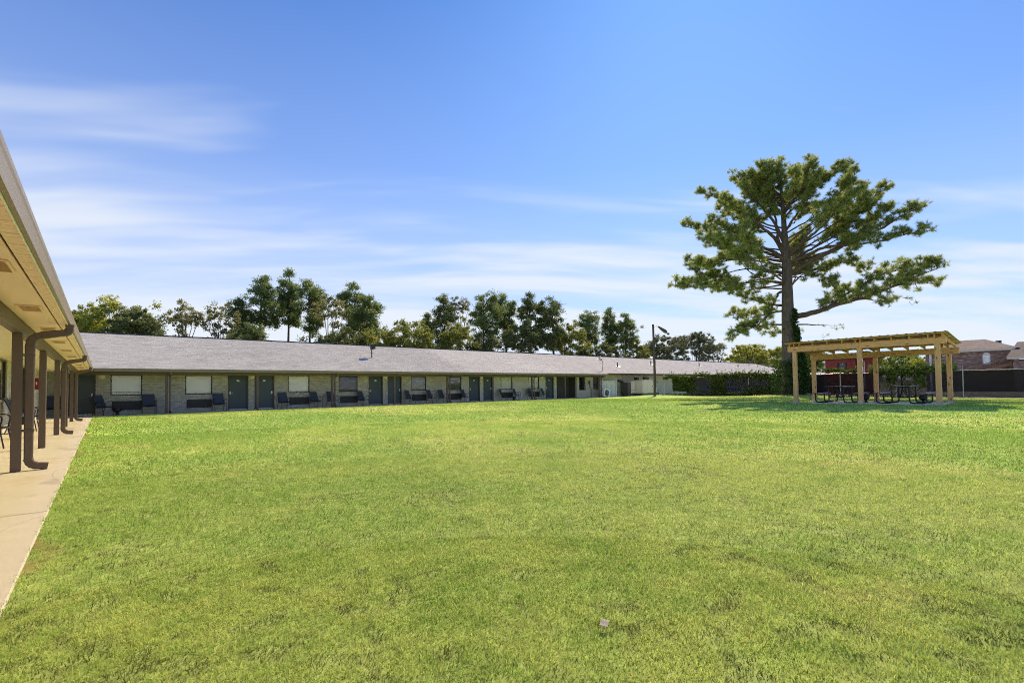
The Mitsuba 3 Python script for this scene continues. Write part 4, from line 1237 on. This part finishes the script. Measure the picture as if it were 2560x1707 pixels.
for x, y in ((3.30, 5.06), (3.08, 4.83), (3.42, 4.87), (2.55, 4.42), (2.25, 5.14), (7.37, 6.53), (7.55, 6.28), (7.19, 6.61), (7.87, 10.75), (5.36, 9.51), (1.03, 4.72), (1.02, 4.85)):
    c = tl(x, y, rt.uniform(-0.3, 0.3))
    tuft_c.append(c); tuft_d.append(unit(1)[0])
    twig.tube([c, c + unit(1)[0] * 0.4, tl(x - 0.3, y + 0.05, 0)], [0.01, 0.012, 0.014], 4, cap=False)
tuft_c, tuft_d = np.array(tuft_c), np.array(tuft_d)
nv, nf = needle_tufts(tuft_c, tuft_d, 0.225, 32, 0.021)
k = put(PINE + '__twigs', twig, 'bark_red')
labels[k] = {'kind': 'stuff'}
put(PINE + '__crown', (nv, nf), 'needles')

# ivy: round the trunk, and a mass of it at the foot
n = 9000
hz = rt.uniform(0, 1, n) ** 0.8 * 6.4
ang = np.where(hz > 2.6, rt.normal(0.45, 0.62, n), rt.normal(-0.3, 1.4, n))      # on the right-hand side higher up
rad = np.interp(hz, [0, 1.2, 2.5, 4.0, 6.4], [0.95, 1.15, 0.95, 0.66, 0.46]) * rt.uniform(0.75, 1.18, n)
keep = (fbm_np(hz * 1.3, ang * 1.2, 0.0) > 0.36) | (hz < 2.8)
cx = np.interp(hz + B[2], trunk_pts[:, 2], trunk_pts[:, 0]); cy = np.interp(hz + B[2], trunk_pts[:, 2], trunk_pts[:, 1])
hdir = UV[None] * np.cos(ang)[:, None] - DV[None] * np.sin(ang)[:, None] * -1.0
iv = np.stack([cx, cy, hz + B[2]], 1) + hdir * rad[:, None]
iv = iv[keep] + unit(keep.sum()) * 0.08
k = put('ivy', MB().add(*leaf_tris(iv, 0.15)), 'leaf_ivy')
tag(k, 'dark ivy climbing the big pine trunk and heaped at its foot', 'ivy', kind='stuff')

# vine on the left stretch of the fence
n = 26000
vy = rt.uniform(10.5, 26.3, n)
vz = rt.uniform(0.05, 1.0, n)
top = 1.78 + 0.35 * fbm_np(vy * 1.1, 2.0) + 0.15 * (vy < 16)
body = ss_np(0.30, 0.62, fbm_np(vy * 0.75, vz * 1.6) + 0.10 - 0.012 * (vy - 14))
mass = np.where((vy > 23.2) & (vy < 25.4), 1.0, 0.0) * (vz > 0.25) + np.where((vy > 20.2) & (vy < 21.6), 0.5, 0.0) + np.where((vy < 19.5) & (vy > 15.5), 0.28 * body, 0) + np.where(vz > 0.88, 0.65, 0.0)
low = np.where((vz < 0.14) & (vy > 16), 0.45, 0.0)
keep = rt.uniform(0, 1, n) < np.clip(np.maximum(mass, low), 0, 1)
vp = np.stack([FX - 0.06 - np.abs(rt.normal(0, 0.13, n)) * (0.6 + 0.9 * vz) - 0.12 * (vz > 0.84), vy, vz * top], 1)[keep]
stray = np.stack([FX - 0.05 + rt.normal(0, 0.18, 1500), rt.uniform(10.5, 26.3, 1500), 1.8 + np.abs(rt.normal(0, 0.22, 1500))], 1)
stray = stray[fbm_np(stray[:, 1] * 1.6, 5.0) > 0.50]
k = put('vine', MB().add(*leaf_tris(np.vstack([vp, stray]), 0.15)), 'leaf_vine')
tag(k, 'leafy vine overgrowing the left stretch of the screened fence', 'vine', kind='stuff')
n = 1500
c = np.array([FX - 0.1, 8.6, 1.75])
sv = np.stack([FX - 0.1 + rt.normal(0, 0.1, n), rt.uniform(6.8, 8.9, n), np.clip(rt.normal(1.35, 0.36, n), 0.5, 1.95)], 1)
sv2 = np.stack([FX + 0.1 + rt.normal(0, 0.25, 3200), rt.uniform(5.3, 9.9, 3200), 1.72 + np.abs(rt.normal(0, 0.24, 3200))], 1)
k = put('vine', MB().add(*leaf_tris(np.vstack([sv[fbm_np(sv[:, 1] * 2.2, sv[:, 2] * 2.2) > 0.45], sv2]), 0.13)), 'leaf_vine')
tag(k, 'green vine spilling over the fence top behind the right picnic table', 'vine', kind='stuff')


def crown_pine(h, w, base, dens, lean=0.0):
    """limbs that rise from the bole, each with a spray of small clumps towards its end"""
    cen, rad, br = [], [], MB()
    nb = int(36 * dens)
    skew = rt.uniform(0, 2 * math.pi)
    for i in range(nb):
        u = (i + rt.uniform(0, 1)) / nb
        t = base + (0.97 - base) * u
        prof = w * (0.50 + 0.62 * math.sin(math.pi * (0.10 + 0.78 * u))) * rt.uniform(0.45, 1.1)
        az = rt.uniform(0, 2 * math.pi)
        prof *= 1 + 0.22 * math.cos(az - skew)
        z0 = h * (t * 0.92 - 0.03)
        e = np.array([prof * math.cos(az), prof * math.sin(az), z0 + prof * rt.uniform(0.15, 0.75)])
        e[2] = min(e[2], h - 0.30 - 0.25 * (prof / w) ** 2)
        br.tube([(0, 0, z0), e * np.array([0.5, 0.5, 1]) - np.array([0, 0, 0.12]), e], [0.055, 0.04, 0.015], 4, cap=False)
        for q in range(rt.integers(3, 7)):
            m = e * np.array([1, 1, 0]) * rt.uniform(0.45, 1.08) + np.array([0, 0, e[2]]) + rt.normal(0, 1, 3) * np.array([0.30, 0.30, 0.26])
            m[2] = min(m[2], h - 0.25)
            cen.append(m); rad.append(rt.uniform(0.26, 0.56) * (0.8 + 0.12 * w))
    for q in range(7):
        cen.append(np.array([rt.normal(0, 0.22 * w), rt.normal(0, 0.22 * w), h - 0.35 - rt.uniform(0, 0.8)])); rad.append(0.42)
    return np.array(cen), np.array(rad), br


def far_tree(kind, x, y, h, w, label, leaf, group=None, name=None, dens=1.0):
    """kind 'pine': tall bare trunk and clumped crown; 'round': a broad crown; 'sparse': a thin crown that shows its limbs"""
    k = thing(name or {'pine': 'far_pine', 'round': 'broadleaf_tree', 'sparse': 'thin_tree'}[kind], label, 'tree', group)
    h = h + 1.08 if h < 100 else h
    o = np.array([x, y, 0.0])
    tk = MB()
    if kind == 'pine':
        base = (0.60 if leaf == 'needles_far' else 0.50) + rt.uniform(-0.05, 0.05)
        cen, rad, br = crown_pine(h, w, base, dens)
        bend = rt.normal(0, 0.12, 2)
        zz = np.linspace(-0.3, h - 0.4, 8)
        tk.tube(np.c_[np.sin(zz * 0.35) * bend[0], np.sin(zz * 0.3) * bend[1], zz], np.linspace(0.21, 0.03, 8), 8)
        v, f = clump_leaves(cen, rad, 95, 0.145, 0.75, 0.35)
    else:
        nb = int((34 if kind == 'round' else 20) * dens * max(1, (w / 2.2)))
        d = unit(nb * 3)
        d = d[d[:, 2] > -0.35][:nb]
        hc = max(1.4, min(0.30 * h, 1.1 * w))
        r = rt.uniform(0.55, 1.0, len(d)) ** 0.6
        cen = np.array([0, 0, h - hc]) + d * r[:, None] * np.array([w * 0.88, w * 0.88, hc * 0.85])
        low = rt.uniform(0, 1, (nb // 2, 3)) * np.array([2, 2, 1]) - np.array([1, 1, 0])
        cen = np.vstack([cen, low * np.array([w * 0.8, w * 0.8, max(0.5, h - hc - 2.2)]) + np.array([0, 0, 2.2])])
        rad = rt.uniform(0.36, 0.75, len(cen)) * (0.8 if kind == 'sparse' else 1.0)
        cen = np.repeat(cen, 3, 0) + rt.normal(0, 0.42, (len(cen) * 3, 3)) * np.repeat(rad, 3)[:, None] * 1.5
        rad = np.repeat(rad, 3) * rt.uniform(0.4, 0.8, len(cen))
        v, f = clump_leaves(cen, rad, 90 if kind == 'round' else 46, 0.125 + 0.012 * w, 0.8, 0.3)
        br = MB()
        zf = h * 0.28
        tk.tube([(0, 0, -0.3), (0.08, 0, zf * 0.5), (0, 0.1, zf), (0.25, -0.1, 0.5 * (zf + h - hc)), (0.1, 0, h - hc)], [0.22, 0.16, 0.13, 0.07, 0.02], 8)
        for c in cen[::9]:
            br.tube([(0, 0, zf), c * np.array([0.25, 0.25, 0.55]) + np.array([rt.normal(0, 0.1), 0, 0.3]), c * np.array([0.6, 0.6, 0.85]) + rt.normal(0, 0.12, 3), c], [0.07, 0.05, 0.03, 0.01], 4, cap=False)
    tv, tf = tk.out()
    put(k + '__trunk', MB().add(tv + o, tf), 'bark_red' if kind == 'pine' else 'bark', True)
    bv, bf = br.out()
    q = put(k + '__branches', MB().add(bv + o, bf), 'bark')
    labels[q] = {'kind': 'stuff'}
    put(k + '__crown', MB().add(v + o, f), leaf)
    return k


def scaled(x, y, h, w, ymin=47.0):
    s = max(1.0, ymin / y)
    return x * s, y * s, h * s, w * s


TR = [('round', 1.2, 59.2, 8.86, 3.3, 'leaf_yellow', 'bright yellow green tree above the left end of the motel roof'),
      ('round', 2.3, 54.7, 7.5, 1.9, 'leaf_dark', 'dark brownish low tree in front of the bright yellow green one'),
      ('round', -1.6, 60.5, 7.9, 1.6, 'leaf_yellow', 'small yellow green tree right beside the gutter of the left wing'),
      ('sparse', 6.1, 57.7, 8.80, 1.5, 'leaf_brown', 'thin brown tree with sky showing through, left of the tall pines'),
      ('sparse', 9.3, 57.6, 9.27, 2.2, 'leaf_brown', 'brownish green wide tree beside the first dark little pine'),
      ('pine', 11.6, 60.9, 10.66, 1.1, 'needles_dark', 'little dark pine at the left foot of the tallest pines'),
      ('round', 11.1, 53.4, 6.6, 2.2, 'needles_dark', 'low dark tree under the leftmost tall pine'),
      ('pine', 13.9, 61.5, 13.61, 2.0, 'needles_far', 'leftmost of the tall bare trunked pines'),
      ('pine', 17.0, 61.6, 14.78, 1.5, 'needles_far', 'tallest pine with two reddish trunks side by side'),
      ('pine', 18.6, 59.1, 13.43, 1.9, 'needles_far', 'tall pine at the right of the two trunked one'),
      ('sparse', 19.4, 54.3, 10.56, 1.9, 'leaf_brown', 'tawny thin leaved tree between the two groups of tall pines'),
      ('pine', 23.8, 58.5, 13.50, 1.75, 'needles_far', 'tall round topped pine, left one of a pair'),
      ('pine', 24.1, 54.3, 11.25, 1.85, 'needles_far', 'leaning pine, right and lower one of a pair'),
      ('round', 18.7, 50.0, 6.2, 2.9, 'leaf_dark', 'low dark olive tree just over the roof ridge under the tawny tree'),
      ('round', 21.8, 50.5, 6.3, 1.6, 'leaf_olive', 'low olive bush just over the ridge right of the dark low tree'),
      ('round', 24.0, 45.2, 7.23, 3.0, 'leaf_olive', 'rounded yellow olive tree behind the roof floodlight'),
      ('pine', 35.9, 61.3, 11.15, 0.9, 'needles_dark', 'little dark pine above the rounded olive tree'),
      ('pine', 35.6, 56.3, 13.10, 1.7, 'needles_dark', 'dark layered pine at the left of the middle grove'),
      ('sparse', 38.3, 56.7, 13.0, 1.4, 'leaf_brown', 'half dead brown tree between pines of the middle grove'),
      ('pine', 38.5, 51.3, 12.77, 2.2, 'needles_far', 'broad full pine in the centre of the middle grove'),
      ('pine', 43.2, 52.6, 13.40, 1.7, 'needles_far', 'pine with a slender visible trunk right of the broad full pine'),
      ('pine', 44.6, 48.8, 13.21, 1.9, 'needles_dark', 'dense pine with a pointed crown right of the slender trunked one'),
      ('pine', 46.2, 46.1, 12.23, 1.95, 'needles_dark', 'dark sloping pine at the right edge of the middle grove'),
      ('round', 31.4, 46.8, 7.6, 2.4, 'leaf_olive', 'yellow olive tree low before the left pines of the middle grove'),
      ('round', 34.1, 45.2, 6.6, 2.2, 'leaf_dark', 'low dark tree under the broad full pine'),
      ('round', 37.6, 42.5, 7.63, 2.8, 'leaf_dark', 'wide brown olive tree low before the dense pine'),
      ('round', 45.9, 42.4, 8.3, 2.5, 'leaf_olive', 'olive tree sloping down at the right of the middle grove'),
      ('pine', 61.5, 52.8, 12.81, 2.2, 'needles_far', 'open airy pine, left of the three behind the pale flues'),
      ('pine', 65.5, 52.1, 13.53, 1.4, 'needles_far', 'slim upright pine, middle of the three behind the pale flues'),
      ('pine', 66.1, 48.9, 12.13, 2.0, 'needles_far', 'ragged one sided pine, right of the three behind the pale flues'),
      ('round', 54.9, 45.3, 6.4, 3.4, 'leaf_dark', 'low dark mass of a tree under the airy pines'),
      ('round', 60.6, 43.1, 6.54, 1.9, 'leaf_olive', 'small olive bush over the ridge left of the street lamp'),
      ('round', 75.7, 47.4, 9.0, 4.2, 'leaf_magnolia', 'dense glossy tree directly behind the street lamp pole'),
      ('round', 82.6, 45.7, 9.7, 4.3, 'leaf_magnolia', 'dense glossy tree right of the street lamp, the farther of two'),
      ('round', 101.8, 45.0, 8.4, 4.6, 'leaf_yellow', 'broad yellow green tree over the far end of the roof'),
      ('sparse', 97.4, 48.7, 8.67, 1.2, 'leaf_brown', 'thin bare topped tree left of the broad yellow green one'),
      ('round', 101.2, 38.9, 7.2, 3.3, 'leaf_yellow', 'yellow green tree just left of the big pine trunk'),
      ('round', 84.2, 27.1, 5.58, 2.0, 'leaf_green', 'light green tree between the big pine and the red caboose'),
      ('round', 109.7, 25.2, 5.73, 1.8, 'leaf_yellow', 'yellow tree just right of the red caboose'),
      ('round', 138.7, 26.9, 6.76, 4.4, 'leaf_green', 'hazy green tree far behind the fence between caboose and brick house'),
      ('round', 129.6, 21.5, 4.86, 2.8, 'leaf_yellow', 'low yellow green tree against the left corner of the brick house')]
for kind, x, y, h, w, leaf, lab in TR:
    if y > 40 and x < 95:
        x, y, h, w = scaled(x, y, h, w)
    far_tree(kind, x, y, h, w, lab, leaf, 'trees behind the motel and fence')

# ------------------------------------------------------------------ beyond the fence
k = thing('red_caboose', 'faded red wooden railway caboose behind the fence seen under the pavilion roof', 'railway car')
CX, C0, C1, CT = 62.0, 15.95, 18.80, 3.72
wm = sg.box(C0, -0.1, C1, CT).difference(sg.box(16.88, 2.45, 17.45, 3.28))
put(k + '__body', MB().prism(wm, 'x', CX + 0.03, CX + 0.12).box(CX + 0.12, CX + 2.6, C0, C0 + 0.1, -0.1, CT).box(CX + 0.12, CX + 2.6, C1 - 0.1, C1, -0.1, CT), 'caboose_dark')
for i in range(15):
    a = C0 + i * (C1 - C0) / 15
    b = a + (C1 - C0) / 15 - 0.012
    for p, q in (((-0.1, CT),) if b < 16.86 or a > 17.47 else ((-0.1, 2.42), (3.31, CT))):
        put(k + '__plank', MB().box(CX, CX + 0.03, a, b, p, q), 'caboose_red')
wf_ = put(k + '__window', MB().box(CX - 0.02, CX + 0.06, 16.86, 16.95, 2.42, 3.32).box(CX - 0.02, CX + 0.06, 17.38, 17.47, 2.42, 3.32).box(CX - 0.02, CX + 0.06, 16.95, 17.38, 3.22, 3.32).box(CX - 0.02, CX + 0.06, 16.95, 17.38, 2.42, 2.50).box(CX, CX + 0.05, 16.95, 17.38, 2.84, 2.88), 'frame_brown')
put(wf_ + '__pane', MB().add([[CX + 0.03, 16.95, 2.5], [CX + 0.03, 17.38, 2.5], [CX + 0.03, 17.38, 3.22], [CX + 0.03, 16.95, 3.22]], [[0, 1, 2, 3]]), 'glass')
put(k + '__room', MB().box(CX + 0.9, CX + 1.0, C0 + 0.1, C1 - 0.1, 0, CT), 'room_dark')
ar = [(CX - 0.25 + 3.1 * t, CT - 0.02 + 0.42 * math.sin(math.pi * t)) for t in np.linspace(0, 1, 11)]
put(k + '__roof', MB().prism(ar + [(x, z + 0.06) for x, z in ar[::-1]], 'y', 13.9, 19.05), 'caboose_dark')
put(k + '__roof_edge', MB().box(CX - 0.27, CX - 0.2, 13.9, 19.05, CT - 0.05, CT + 0.06), 'grille_dark')
put(k + '__cupola', MB().box(CX + 0.6, CX + 2.0, 15.0, 15.9, CT + 0.2, CT + 0.75), 'caboose_dark')
for i in range(6):
    a = 14.42 + i * 0.155
    put(k + '__end_plank', MB().box(CX + 0.35, CX + 0.38, a, a + 0.145, -0.1, CT), 'caboose_red')
put(k + '__end_wall', MB().box(CX + 0.385, CX + 2.4, 14.42, 15.36, -0.1, CT), 'caboose_dark')
put(k + '__corner_post', MB().box(CX - 0.02, CX + 0.08, 15.62, 15.72, 0.3, CT - 0.02), 'white_vinyl')
put(k + '__door_trim', MB().box(CX + 0.32, CX + 0.349, 15.20, 15.27, 0.3, 3.4), 'white_vinyl')
put(k + '__slit_window', MB().box(CX + 0.33, CX + 0.349, 14.66, 14.73, 2.3, 3.2), 'window_black')

k = thing('shed', 'low shed with a pale hipped roof right of the ivy covered trunk', 'shed')
put(k + '__roof', MB().add([[66, 23.2, 2.16], [66, 20.1, 2.16], [69, 20.1, 2.16], [69, 23.2, 2.16], [67.5, 22.0, 3.0], [67.5, 21.3, 3.0]], [[0, 1, 5, 4], [2, 3, 4, 5]]).add([[66, 20.1, 2.16], [69, 20.1, 2.16], [67.5, 21.3, 3.0], [69, 23.2, 2.16], [66, 23.2, 2.16], [67.5, 22.0, 3.0]], [[0, 1, 2], [3, 4, 5]]), 'footing_concrete')
put(k + '__fascia', MB().box(66.0, 69.0, 20.1, 23.2, 2.03, 2.155), 'white_vinyl')
put(k + '__wall', MB().box(66.3, 68.7, 20.4, 22.9, -0.1, 2.03), 'alcove_dark')

k = thing('brick_house', 'two storey dark brick house with hipped brown roof, arched window and lower wing', 'house')
HX = 78.0
wall_o = sg.box(5.2, -0.15, 12.7, 4.52)
t_ = np.linspace(0, math.pi, 13)
arch = sg.Polygon([(6.96, 2.98), (7.60, 2.98), (7.60, 4.02)] + [(7.28 + 0.32 * math.cos(a), 4.02 + 0.32 * math.sin(a)) for a in t_] + [(6.96, 4.02)])
inner_ = sg.Polygon([(7.05, 3.06), (7.51, 3.06), (7.51, 3.95), (7.05, 3.95)])
put(k + '__wall', MB().prism(wall_o.difference(arch), 'x', HX, HX + 0.25).box(HX + 0.25, HX + 9, 5.2, 5.4, -0.15, 4.52).box(HX + 0.25, HX + 9, 12.5, 12.7, -0.15, 4.52), 'house_brick')
w_ = put(k + '__arched_window', MB().prism(arch.difference(inner_), 'x', HX - 0.04, HX + 0.08), 'white_vinyl')
put(w_ + '__pane', MB().add([[HX + 0.02, 7.05, 3.06], [HX + 0.02, 7.51, 3.06], [HX + 0.02, 7.51, 3.95], [HX + 0.02, 7.05, 3.95]], [[0, 1, 2, 3]]), 'glass')
bl = MB()
for i in range(16):
    bl.obox([HX + 0.06, 7.28, 3.09 + i * 0.054], [[0, 1, 0], [0.6, 0, 0.8], [0.8, 0, -0.6]], [0.22, 0.029, 0.001])
put(w_ + '__blind', bl, 'blind_white')
labels[w_ + '__blind'] = {'kind': 'stuff'}
put(k + '__fascia', MB().box(HX - 0.42, HX - 0.38, 4.9, 13.05, 4.50, 4.72).box(HX - 0.38, HX, 4.9, 13.05, 4.50, 4.53), 'cream_trim')
e0, e1, zr = 4.6, 13.1, 6.15
put(k + '__roof', MB().add([[HX - 0.45, e0, 4.72], [HX - 0.45, e1, 4.72], [HX + 9.4, e1, 4.72], [HX + 9.4, e0, 4.72], [HX + 4.4, 7.75, zr], [HX + 4.4, 10.4, zr]], [[0, 4, 5, 1], [3, 2, 5, 4]]).add([[HX - 0.45, e0, 4.72], [HX + 9.4, e0, 4.72], [HX + 4.4, 7.75, zr], [HX + 9.4, e1, 4.72], [HX - 0.45, e1, 4.72], [HX + 4.4, 10.4, zr]], [[0, 1, 2], [3, 4, 5]]), 'house_roof')
put(k + '__roof_vent', MB().box(HX + 3.6, HX + 4.2, 6.3, 6.8, 5.45, 5.85), 'brown_metal')
put(k + '__downspout', MB().box(HX - 0.1, HX - 0.01, 12.12, 12.34, -0.1, 4.5), 'white_vinyl')
put(k + '__vent_grille', MB().box(HX - 0.03, HX - 0.002, 10.75, 11.15, 4.14, 4.24), 'white_vinyl')
put(k + '__wing_wall', MB().box(HX - 2.2, HX - 0.01, -8, 5.0, -0.15, 3.35).box(HX - 0.01, HX + 3, -8, 5.19, -0.15, 3.35), 'house_brick')
put(k + '__wing_fascia', MB().box(HX - 2.62, HX - 2.58, -8, 5.45, 3.38, 3.60), 'cream_trim')
put(k + '__wing_roof', MB().add([[HX - 2.65, 5.5, 3.60], [HX - 2.65, -8, 3.60], [HX + 1.5, -8, 5.45], [HX + 1.5, 4.85, 5.45], [HX + 5, 5.5, 3.6]], [[0, 1, 2, 3]]).add([[HX - 2.65, 5.5, 3.60], [HX + 1.5, 4.85, 5.45], [HX + 5, 5.5, 3.6]], [[0, 1, 2]]), 'house_roof')
st = put(k + '__staircase', MB().beam((HX - 0.6, 8.6, 1.85), (HX - 0.6, 5.15, 2.95), 0.06, 0.26), 'stair_wood')
put(st + '__handrail', MB().beam((HX - 0.6, 8.6, 2.65), (HX - 0.6, 5.15, 3.72), 0.07, 0.07), 'stair_wood')
for i in range(22):
    y = 8.5 - i * 0.155
    zb_ = 1.95 + (8.6 - y) / 3.45 * 1.1
    put(st + '__baluster', MB().box(HX - 0.62, HX - 0.58, y - 0.02, y + 0.02, zb_, zb_ + 0.74), 'stair_wood')
put(st + '__post', MB().box(HX - 0.65, HX - 0.55, 5.2, 5.3, -0.1, 3.75), 'stair_wood')
